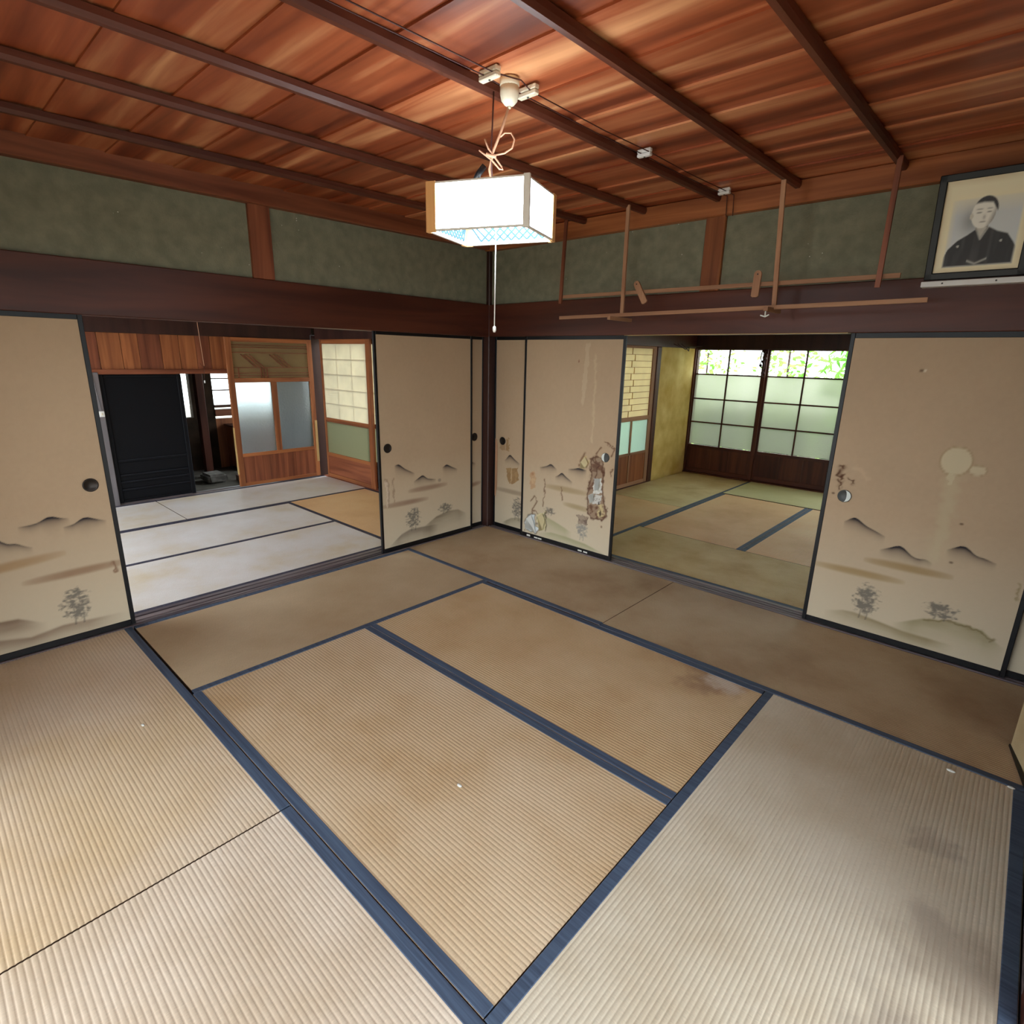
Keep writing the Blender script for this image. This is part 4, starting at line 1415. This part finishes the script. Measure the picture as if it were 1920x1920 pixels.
for s in (.50, .585, .63, 1.06, 1.115):
    box('chipped_edge', s - .018, s + .022, FY - .0025, FY + .001, .012, .026 + random.uniform(-.004, .004), M['scrap'], torn, 0.001)
# curled paper edge on the strip beside the corner post
strip = [o for o in bpy.data.objects if o.get('label', '').startswith('narrow visible strip')][0]
prism('peeled_edge', [(.046, .30), (.056, .29), (.072, .40), (.074, .76), (.062, .82), (.048, .83)], 1, BY - .004, BY - .001, M['rack_z'], strip)

# ------------------------------------------------------------------ pendant lamp
LB, LT = 1.965, 2.118
cn = Vector((2.222, -2.062)); cl = Vector((1.892, -2.206)); cf = Vector((1.798, -1.935)); cr = Vector((2.137, -1.805))
lcx = (cn + cl + cf + cr) / 4
lamp = empty('pendant_lamp', (lcx.x, lcx.y, LB))
tag(lamp, 'lit square pendant lamp with white acrylic sides and wooden ends', 'lamp')


def side_panel(a, b, wa, wb, ext_b, mats=('lampwood', 'lampwood')):
    """acrylic sheet with wooden end boards"""
    d = (b - a).normalized()
    n = Vector((d.y, -d.x))
    if n.dot((a + b) / 2 - lcx) < 0:
        n = -n
    up3 = (n.x, n.y, 0)
    m0 = a + d * wa
    m1 = b - d * wb
    zc = (LB + LT) / 2
    stick('acrylic_side', (m0.x, m0.y, zc), (m1.x, m1.y, zc), LT - LB - 0.012, 0.006, M['lamp'], lamp, upv=up3, bev=0.001)
    for (p, q, mk) in ((a, m0, mats[0]), (m1, b + d * ext_b, mats[1])):
        if (q - p).length < 0.004:
            continue
        o = (p + q) / 2
        stick('end_board', (o.x, o.y, LB - 0.003), (o.x, o.y, LT + 0.003), (q - p).length, 0.012, M[mk], lamp, upv=up3, bev=0.001)
    for z in (LB + 0.003, LT - 0.003):
        stick('edge_strip', (m0.x, m0.y, z), (m1.x, m1.y, z), 0.006, 0.010, M['white'], lamp, upv=up3, bev=0.0005)


side_panel(cl, cn, 0.034, 0.008, 0.014, ('lampwood', 'white'))  # near end board coloured white for the lamp's glare on it
side_panel(cn, cr, 0.0, 0.030, 0.0)
side_panel(cr, cf, 0.02, 0.03, 0.0)
side_panel(cf, cl, 0.03, 0.02, 0.0)
# inner lattice on the two far sides
for (a, b) in ((cr, cf), (cf, cl)):
    d = (b - a).normalized()
    n = (lcx - (a + b) / 2).normalized()
    L = (b - a).length
    for k in range(9):
        t = 0.04 + k * (L - 0.08) / 9
        for sg in (1, -1):
            p0 = a + d * t + n * 0.010
            p1 = a + d * min(max(t + sg * 0.07, 0.02), L - 0.02) + n * 0.010
            stick('lattice_strip', (p0.x, p0.y, LB + 0.012), (p1.x, p1.y, LB + 0.075), 0.006, 0.004, M['lattice'], lamp, upv=(n.x, n.y, 0), bev=0)
lathe('fixture_body', [(0.03, 0.05), (0.06, 0.045), (0.11, 0.02), (0.115, 0.0), (0.10, -0.006)], (0, 0, 1), (lcx.x, lcx.y, 2.07), M['white'], lamp, 24)
ring = [(lcx.x + 0.115 * math.cos(a), lcx.y + 0.115 * math.sin(a), 2.035) for a in [2 * math.pi * i / 32 for i in range(33)]]
tube('fluorescent_ring', ring, 0.014, M['tube'], lamp, 8)
for sgn_ in (-1, 1):
    p = lcx + Vector((0.75, 0.66)).normalized() * 0.13 * sgn_
    stick('cross_bar', (lcx.x, lcx.y, 2.105), (p.x, p.y, 2.105), 0.012, 0.006, M['white'], lamp, upv=(0, 0, 1))
tube('pull_string', [(2.003, -1.977, 2.05), (2.002, -1.976, 1.96), (2.001, -1.977, 1.66)], 0.0022, M['white'], lamp)
lathe('string_knob', [(0.002, 0.012), (0.006, 0.008), (0.007, -0.004), (0.004, -0.012)], (0, 0, 1), (2.001, -1.977, 1.648), M['white'], lamp, 10)
tube('flex', [(1.99, -1.985, 2.14), (1.98, -1.99, 2.19), (1.992, -1.982, 2.25), (2.012, -1.965, 2.31), (2.033, -1.948, 2.39)], 0.0045, M['twine'], lamp)
tube('support_cord', [(1.99, -1.985, 2.14), (1.985, -1.988, 2.24), (1.988, -1.985, 2.33), (1.990, -1.982, 2.43)], 0.003, M['wire'], lamp)
rv = Vector((0.74, 0.67, 0))   # sideways direction for the bow


def bow_pt(u, z, dpt=0.0):
    return (1.995 + rv.x * u - 0.3 * dpt, -1.98 + rv.y * u + 0.3 * dpt, z)


bow = tube('cord_bow', [bow_pt(0.0, 2.235), bow_pt(.035, 2.242), bow_pt(.062, 2.258), bow_pt(.07, 2.285), bow_pt(.058, 2.305), bow_pt(.035, 2.305), bow_pt(.02, 2.292)], 0.003, M['twine'], lamp)
tube('cord_bow', [bow_pt(-.035, 2.285), bow_pt(-.022, 2.255), bow_pt(0, 2.23), bow_pt(.025, 2.20), bow_pt(.03, 2.19), bow_pt(.018, 2.192), bow_pt(-.01, 2.22), bow_pt(-.055, 2.25)], 0.0032, M['twine'], lamp)
tube('cord_knot', [bow_pt(-.03, 2.238), bow_pt(-.012, 2.232), bow_pt(.006, 2.232)], 0.007, M['twine'], lamp)
tube('dark_connector', [(1.95, -2.03, 2.15), (1.955, -2.02, 2.175), (1.97, -2.005, 2.20)], 0.011, M['lacquer'], lamp, 8)

# ceiling rosette, cleats and wires along the middle batten
ros = empty('ceiling_rosette', (2.033, -1.948, 2.43))
tag(ros, 'cream porcelain ribbed rosette feeding the lamp cord', 'rosette')
zc_ = cz(-1.948)
lathe('base', [(0.034, 0.0), (0.034, -0.02), (0.031, -0.024)], (0, 0, 1), (2.033, -1.948, zc_), M['porcelain'], ros, 24)
lathe('ribbed_cap', [(0.033, 0.0), (0.033, -0.022), (0.028, -0.042), (0.017, -0.054), (0.006, -0.058)], (0, 0, 1), (2.033, -1.948, zc_ - 0.023),
      M['porcelain'], ros, 40, True, lambda k: 1.0 if k % 2 else 0.95)
lathe('nipple', [(0.006, 0.0), (0.005, -0.008)], (0, 0, 1), (2.033, -1.948, zc_ - 0.08), M['porcelain'], ros, 8)


def cleat(y, x=2.035, label='', big=False, mm='white'):
    z = cz(y)
    o = empty('wire_cleat', (x, y, z))
    tag(o, label, 'wire cleat', 'white cleats along the ceiling wiring')
    lx = 0.042 if big else 0.034
    box('lower_plate', x - lx, x + lx, y - 0.012, y + 0.012, z - 0.017, z - 0.001, M[mm], o, 0.003)
    box('upper_plate', x - lx, x + lx, y - 0.012, y + 0.012, z - 0.033, z - 0.0185, M[mm], o, 0.003)
    lathe('screw', [(0.004, 0.0), (0.004, -0.003)], (0, 0, 1), (x, y, z - 0.0325), M['greymetal'], o, 8)
    return o


cleat(-2.05, 2.037, 'cream cleat on the wires just left of the rosette', True, 'porcelain')
cleat(-1.865, 2.045, 'cream cleat on the wires just right of the rosette', True, 'porcelain')
cleat(-1.033, 2.032, 'small white cleat halfway to the right wall')
cleat(-0.165, 2.045, 'small white cleat at the batten end near the right wall')
for dx, lab in ((-0.018, 'brown wire strung along the middle batten, closer to the batten'), (0.022, 'brown wire strung along the middle batten, farther from the batten')):
    pts = []
    for y in (-3.86, -3.2, -2.6, -2.05, -1.95, -1.865, -1.4, -1.033, -0.6, -0.165, -0.06):
        sagv = 0.006 if y in (-3.2, -2.6, -1.4, -0.6) else 0.0
        bulge = (0.03 if dx > 0 else -0.01) if y == -1.95 else 0
        pts.append((2.036 + dx + bulge, y, cz(y) - 0.018 - sagv))
    pts.append((2.036 + dx, -0.045, 2.37))
    tag(tube('electric_wire', pts, 0.0024, M['wire']), lab, 'wire')

# ------------------------------------------------------------------ hanging rack on the right wall
rack = empty('hanging_rack', (1.95, -0.22, 1.8))
tag(rack, 'wooden rack of thin rails hung from the ceiling battens', 'rack')
HX = [(0.975, -0.235, 0.935, 1.92), (1.478, -0.26, 1.455, 1.825), (2.397, -0.25, 2.422, 1.845), (2.905, -0.245, 2.90, 1.91)]
for i, (xt, yt, xb, zb) in enumerate(HX):
    stick('hanger', (xt, yt, cz(yt) - 0.02), (xb, -0.215, zb), 0.024, 0.014, M['rack_z'] if i in (1, 2) else M['trim_z'], rack)
stick('rail', (0.925, -0.196, 1.967), (2.985, -0.196, 1.962), 0.014, 0.022, M['rack_x'], rack, upv=(0, 0, 1))
stick('rail', (0.95, -0.235, 1.822), (3.118, -0.235, 1.842), 0.012, 0.022, M['rack_x'], rack, upv=(0, 0, 1))
stick('arm', (1.455, -0.37, 1.80), (1.455, -0.10, 1.80), 0.022, 0.022, M['rack_y'], rack, upv=(0, 0, 1))
stick('arm', (2.42, -0.33, 1.822), (2.42, -0.12, 1.822), 0.022, 0.022, M['rack_y'], rack, upv=(0, 0, 1))


def tab(x0, z0, x1, z1):
    d = Vector((x1 - x0, z1 - z0))
    L = d.length
    d.normalize()
    n = Vector((-d.y, d.x))
    hw = 0.020
    poly = []
    for i in range(9):
        a = math.pi * i / 8
        poly.append(Vector((x0, z0)) + d * (hw - hw * math.sin(a)) + n * hw * math.cos(a))
    poly += [Vector((x1, z1)) - d * 0.006 - n * hw, Vector((x1, z1)) - n * hw * 0.6, Vector((x1, z1)) + n * hw * 0.6, Vector((x1, z1)) - d * 0.006 + n * hw]
    o = prism('swivel_tab', [(p.x, p.y) for p in poly], 1, -0.222, -0.210, M['rack_z'], rack)
    c = Vector((x0, z0)) + d * 0.02
    lathe('nail_hole', [(0.004, 0.0), (0.004, 0.0012)], (0, -1, 0), (c.x, -0.2221, c.y), M['lacquer'], o, 8)


tab(1.543, 2.028, 1.622, 1.895)
tab(2.315, 2.034, 2.310, 1.895)
hk = lathe('wing_screw', [(0.004, 0.0), (0.004, -0.03)], (0, 0, 1), (2.42, -0.325, 1.812), M['bright'], rack, 8)
stick('wing', (2.395, -0.325, 1.79), (2.42, -0.325, 1.782), 0.006, 0.006, M['bright'], hk, bev=0)
stick('wing', (2.42, -0.325, 1.782), (2.44, -0.325, 1.792), 0.006, 0.006, M['bright'], hk, bev=0)

# ------------------------------------------------------------------ framed portrait
pic = empty('framed_portrait', (3.22, -0.05, 1.945))
tag(pic, 'black framed monochrome portrait of a person in a dark kimono', 'framed photograph')
tilt = R(12)
pu = Vector((0, -math.sin(tilt), math.cos(tilt)))     # up along the picture
pn = Vector((0, -math.cos(tilt), -math.sin(tilt)))    # toward the room
po = Vector((3.062, -0.055, 1.948))


def pp(u, v, d=0.0):
    return po + Vector((1, 0, 0)) * u + pu * v + pn * d


FWD, FHT, FR = 0.372, 0.445, 0.030
for (a, b, wd) in (((0, 0), (FWD, 0), 0), ((0, FHT), (FWD, FHT), 0), ((0, 0), (0, FHT), 1), ((FWD, 0), (FWD, FHT), 1)):
    p0, p1 = pp(*a, 0.0), pp(*b, 0.0)
    if wd == 0:
        off = pu * (FR / 2 if a[1] == 0 else -FR / 2)
        stick('frame_rail', p0 + off, p1 + off, FR, 0.028, M['lacquer'], pic, upv=pn, bev=0.003)
    else:
        off = Vector((FR / 2 if a[0] == 0 else -FR / 2, 0, 0))
        stick('frame_stile', p0 + off, p1 + off, FR, 0.028, M['lacquer'], pic, upv=pn, bev=0.003)
# print painted on a fine grid
nu, nv = 92, 112
US, VS = np.meshgrid(np.linspace(0, 1, nu), np.linspace(0, 1, nv))
pw, phh = 0.305, 0.385
C_ = np.ones((nv, nu, 3)) * lin(255, 246, 210)


def pmix(a, col):
    global C_
    a = np.clip(a, 0, 1)[..., None]
    C_ = C_ * (1 - a) + lin(*col) * a


nz1 = vnoise(US + 3, VS + 3, 5, 6, 5, 4)
pmix(np.clip((np.maximum(abs(US - .5), abs(VS - .5)) - .42) * 8, 0, 1) * (.3 + .6 * nz1), (214, 182, 132))
px_ = np.clip(np.minimum(np.minimum(US - .10, .92 - US), np.minimum(VS - .055, .80 - VS)) * 40, 0, 1)
ink = px_ * np.clip(1.0 - np.clip((VS - .62) / .2, 0, 1) * .8, 0, 1) * np.clip((US - .06) / .12, 0, 1)
pmix(ink, (222, 228, 228))
pmix(px_ * np.exp(-(((US - .37) / .13) ** 2 + ((VS - .56) / .14) ** 2)) * .7, (120, 124, 126))
# robe with sloping shoulders
sh = np.interp(US, [.10, .14, .24, .34, .42, .58, .68, .80, .88, .92], [.17, .27, .36, .41, .46, .48, .43, .395, .30, .24])
robe = px_ * np.clip((sh - VS) * 60, 0, 1)
pmix(robe, (58, 58, 60))
pmix(robe * np.clip((vnoise(US + 3, VS + 3, 16, 3, 9, 2) - .5) * 3, 0, 1) * .5, (92, 92, 92))
# pale collar
vneck = np.clip((.075 - abs(US - .50) - (.45 - VS) * .55) * 60, 0, 1) * (VS < .47) * (VS > .34)
pmix(vneck * px_, (176, 176, 168))
pmix(np.clip((.05 - abs(US - .50) - (.47 - VS) * .8) * 50, 0, 1) * (VS < .5) * (VS > .40), (196, 192, 178))
# neck and head
pmix((np.hypot((US - .495) / .07, (VS - .475) / .06) < 1) * 1.0, (160, 158, 150))
pmix(np.clip((.06 - abs(US - .495) - (.46 - VS) * .6) * 60, 0, 1) * (VS < .47) * (VS > .36), (206, 204, 192))
hd = np.hypot((US - .485) / .140, (VS - .625) / .165)
face = np.clip((1 - hd) * 16, 0, 1)
pmix(face, (250, 249, 238))
pmix(face * np.clip((US - .545) * 14 - (VS - .56) * 5, 0, 1) * .8, (92, 90, 88))
pmix(np.clip((1 - np.hypot((US - .355) / .022, (VS - .60) / .036)) * 6, 0, 1), (222, 220, 206))
hair = np.clip((1 - np.hypot((US - .50) / .145, (VS - .655) / .15)) * 14, 0, 1) * np.clip((VS - .725 + abs(US - .47) * .10 + np.clip(US - .57, 0, 1) * 1.3) * 40, 0, 1)
pmix(hair, (66, 66, 68))
for (eu, ew) in ((.435, .030), (.548, .026)):
    pmix(np.exp(-(((US - eu) / ew) ** 4 + ((VS - .632) / .007) ** 2)) * .8, (74, 72, 70))
    pmix(np.exp(-(((US - eu) / (ew * 1.25)) ** 4 + ((VS - .668) / .007) ** 2)) * .6, (104, 102, 98))
pmix(np.exp(-(((US - .50) / .016) ** 2 + ((VS - .580) / .025) ** 2)) * .5, (128, 126, 120))
pmix(np.exp(-(((US - .49) / .036) ** 4 + ((VS - .533) / .007) ** 2)) * .7, (104, 96, 92))
# sleeves' pale hem and two small round crests
for (cu, cv) in ((.255, .29), (.74, .315)):
    pmix(np.clip((1 - np.hypot((US - cu) / .018, (VS - cv) / .016)) * 4, 0, 1), (186, 186, 178))
hem = np.exp(-((VS - (.085 + abs(US - .49) * .38)) / .012) ** 2) * (US > .39) * (US < .62)
pmix(hem, (176, 176, 168))
vsv, fsv = [], []
u0, v0 = FR - 0.002, FR - 0.002
for j in range(nv):
    for i in range(nu):
        q = pp(u0 + (FWD - 2 * u0) * i / (nu - 1), v0 + (FHT - 2 * v0) * j / (nv - 1), 0.002) - po
        vsv.append(tuple(q))
for j in range(nv - 1):
    for i in range(nu - 1):
        fsv.append((j * nu + i, j * nu + i + 1, (j + 1) * nu + i + 1, (j + 1) * nu + i))
me = bpy.data.meshes.new('photo_print')
me.from_pydata(vsv, [], fsv)
at = me.color_attributes.new('paint', 'FLOAT_COLOR', 'POINT')
at.data.foreach_set('color', np.concatenate([C_, np.ones((nv, nu, 1))], -1).reshape(-1).astype(np.float32))
link('photo_print', me, M['print'], pic, po)
bc = pp(FWD / 2, FHT / 2, -0.006)
stick('backing_board', pp(FWD / 2, 0.01, -0.008), pp(FWD / 2, FHT - 0.01, -0.008), FWD - 0.02, 0.006, M['dark_plaster'], pic, upv=pn, bev=0)
led = empty('picture_ledge', (3.3, -0.05, 1.92))
tag(led, 'narrow white painted ledge under the framed portrait', 'ledge')
box('shelf_strip', 3.055, 3.62, -0.075, -0.012, 1.915, 1.94, M['white'], led, 0.002)
for x in (3.14, 3.34, 3.54):
    lathe('nail', [(0.004, 0), (0.003, 0.002)], (0, -1, 0), (x, -0.075, 1.928), M['greymetal'], led, 8)

# ------------------------------------------------------------------ small scraps lying on the mats
for (x, y, s, lab) in ((1.05, -3.12, .007, 'tiny white scrap on the yellowish mat'), (2.28, -2.42, .008, 'white chip on the tan middle mat'),
                       (3.62, -1.02, .010, 'white husk on the whitish mat near its dark border'), (3.80, -0.97, .008, 'pale pebble by the red post at the right edge')):
    bm = bmesh.new()
    bmesh.ops.create_icosphere(bm, subdivisions=2, radius=s)
    for v in bm.verts:
        v.co = Vector((v.co.x * 1.5, v.co.y * random.uniform(.7, .9), v.co.z * .45)) + Vector((random.uniform(-1, 1), random.uniform(-1, 1), 0)) * s * .12
    tag(link('paper_scrap', bm_mesh('paper_scrap', bm, True), M['scrap'], None, (x, y, s * .4)), lab, 'scrap')

# ------------------------------------------------------------------ garden
gm = plaster('pale bounce ground', srgb(168, 162, 144), srgb(196, 190, 172), None, 2)  # ground colour lightened to bounce more daylight up to the ceiling
grd = struct(box('ground', -20, 20, -20, 20, -0.62, -0.5, gm), 'garden ground outside, paled to bounce daylight', 'ground')


def leaf_mat(name, c1, c2):
    m, nt, b = newmat(name)
    out = nt.nodes['Material Output']
    nt.nodes.remove(b)
    geo = N(nt, 'ShaderNodeNewGeometry')
    nz = N(nt, 'ShaderNodeTexNoise')
    nz.inputs['Scale'].default_value = 3
    nt.links.new(geo.outputs['Position'], nz.inputs['Vector'])
    rp = ramp(nt, [(0.35, c1), (0.65, c2)])
    nt.links.new(nz.outputs[0], rp.inputs[0])
    d = N(nt, 'ShaderNodeBsdfDiffuse')
    t = N(nt, 'ShaderNodeBsdfTranslucent')
    nt.links.new(rp.outputs[0], d.inputs[0])
    nt.links.new(rp.outputs[0], t.inputs[0])
    mx = N(nt, 'ShaderNodeMixShader')
    mx.inputs[0].default_value = 0.55
    nt.links.new(d.outputs[0], mx.inputs[1])
    nt.links.new(t.outputs[0], mx.inputs[2])
    nt.links.new(mx.outputs[0], out.inputs[0])
    return m


M['leaf'] = leaf_mat('garden leaves', srgb(120, 180, 70), srgb(196, 226, 130))


def shrub(x, y, h, rad, n, size, label, slender=False):
    root = empty('garden_shrub', (x, y, -0.5))
    tag(root, label, 'shrub', 'shrubs outside the garden window')
    tube('stem', [(x, y, -0.52), (x + .03, y, h * .4), (x, y + .04, h * .7)], 0.018, M['wire'], root)
    rng = random.Random(int(x * 100) + 5)
    vs, fs = [], []
    for i in range(n):
        a = rng.uniform(0, 6.283)
        rr = rad * rng.random() ** 0.5
        zz = rng.uniform(0.15, 1.0) * h
        c = Vector((math.cos(a) * rr, math.sin(a) * rr, zz))
        L = size * rng.uniform(.6, 1.3)
        d = Vector((rng.uniform(-1, 1), rng.uniform(-1, 1), rng.uniform(-.7, .7))).normalized()
        s = d.orthogonal().normalized() * L * (0.10 if slender else 0.24)
        tip = d * L
        nrm = d.cross(s).normalized() * L * .06
        k = len(vs)
        vs += [c, c + tip * .5 + s + nrm, c + tip, c + tip * .5 - s + nrm]
        fs += [(k, k + 1, k + 2), (k, k + 2, k + 3)]
    me = bpy.data.meshes.new('foliage')
    me.from_pydata([tuple(v) for v in vs], [], fs)
    link('foliage', me, M['leaf'], root, (x, y, -0.5))


shrub(-1.1, 6.9, 2.4, 0.7, 520, .13, 'loose bush outside the left window sash')
shrub(0.25, 7.2, 2.7, 0.6, 520, .13, 'bush behind the meeting of the window sashes')
shrub(1.6, 6.8, 3.0, 0.6, 1150, .28, 'slender leaved bush outside the right window sash', True)
shrub(-3.2, 7.0, 3.0, 1.0, 400, .2, 'far bush seen at the left top panes')
M['leaf_dark'] = leaf_mat('hedge leaves', srgb(52, 78, 44), srgb(96, 124, 74))
for k_, hx in enumerate((-2.0, -1.05, -0.1, 0.85, 1.8)):
    hr = empty('clipped_hedge', (hx, 5.4, -0.5))
    tag(hr, ['dark clipped hedge plant below the window, farthest left', 'dark clipped hedge plant below the window, second from left', 'dark clipped hedge plant in the middle below the window',
             'dark clipped hedge plant below the window, second from right', 'dark clipped hedge plant below the window, farthest right'][k_], 'hedge', 'hedge plants under the garden window')
    tube('stem', [(hx, 5.4, -0.52), (hx + .02, 5.4, 0.3)], 0.03, M['wire'], hr)
    rng = random.Random(k_ + 40)
    vs, fs = [], []
    top = (1.45, 1.35, 1.25, 1.15, 1.1)[k_]
    for i in range(1100):
        c = Vector((rng.uniform(-.36, .36), rng.uniform(-.22, .22), rng.uniform(.05, top)))
        d = Vector((rng.uniform(-1, 1), rng.uniform(-1, 1), rng.uniform(-.6, .9))).normalized()
        L = rng.uniform(.07, .12)
        sd = d.orthogonal().normalized() * L * .3
        q = len(vs)
        vs += [c, c + d * L * .5 + sd, c + d * L, c + d * L * .5 - sd]
        fs.append((q, q + 1, q + 2, q + 3))
    me = bpy.data.meshes.new('foliage')
    me.from_pydata([tuple(v) for v in vs], [], fs)
    link('foliage', me, M['leaf_dark'], hr, (hx, 5.4, -0.5))
fen = struct(empty('wall_garden', (0, 8.2, -0.5)), 'low concrete garden wall beyond the window', 'garden wall')
for i in range(9):
    for j in range(3):
        box('block', -3.6 + i * 0.8 + (j % 2) * .1, -2.81 + i * 0.8 + (j % 2) * .1, 8.1, 8.22, -0.5 + j * .4, -0.105 + j * .4, M['stone'], fen, 0.006)

for o in bpy.data.objects:
    if '_org' in o:
        del o['_org']
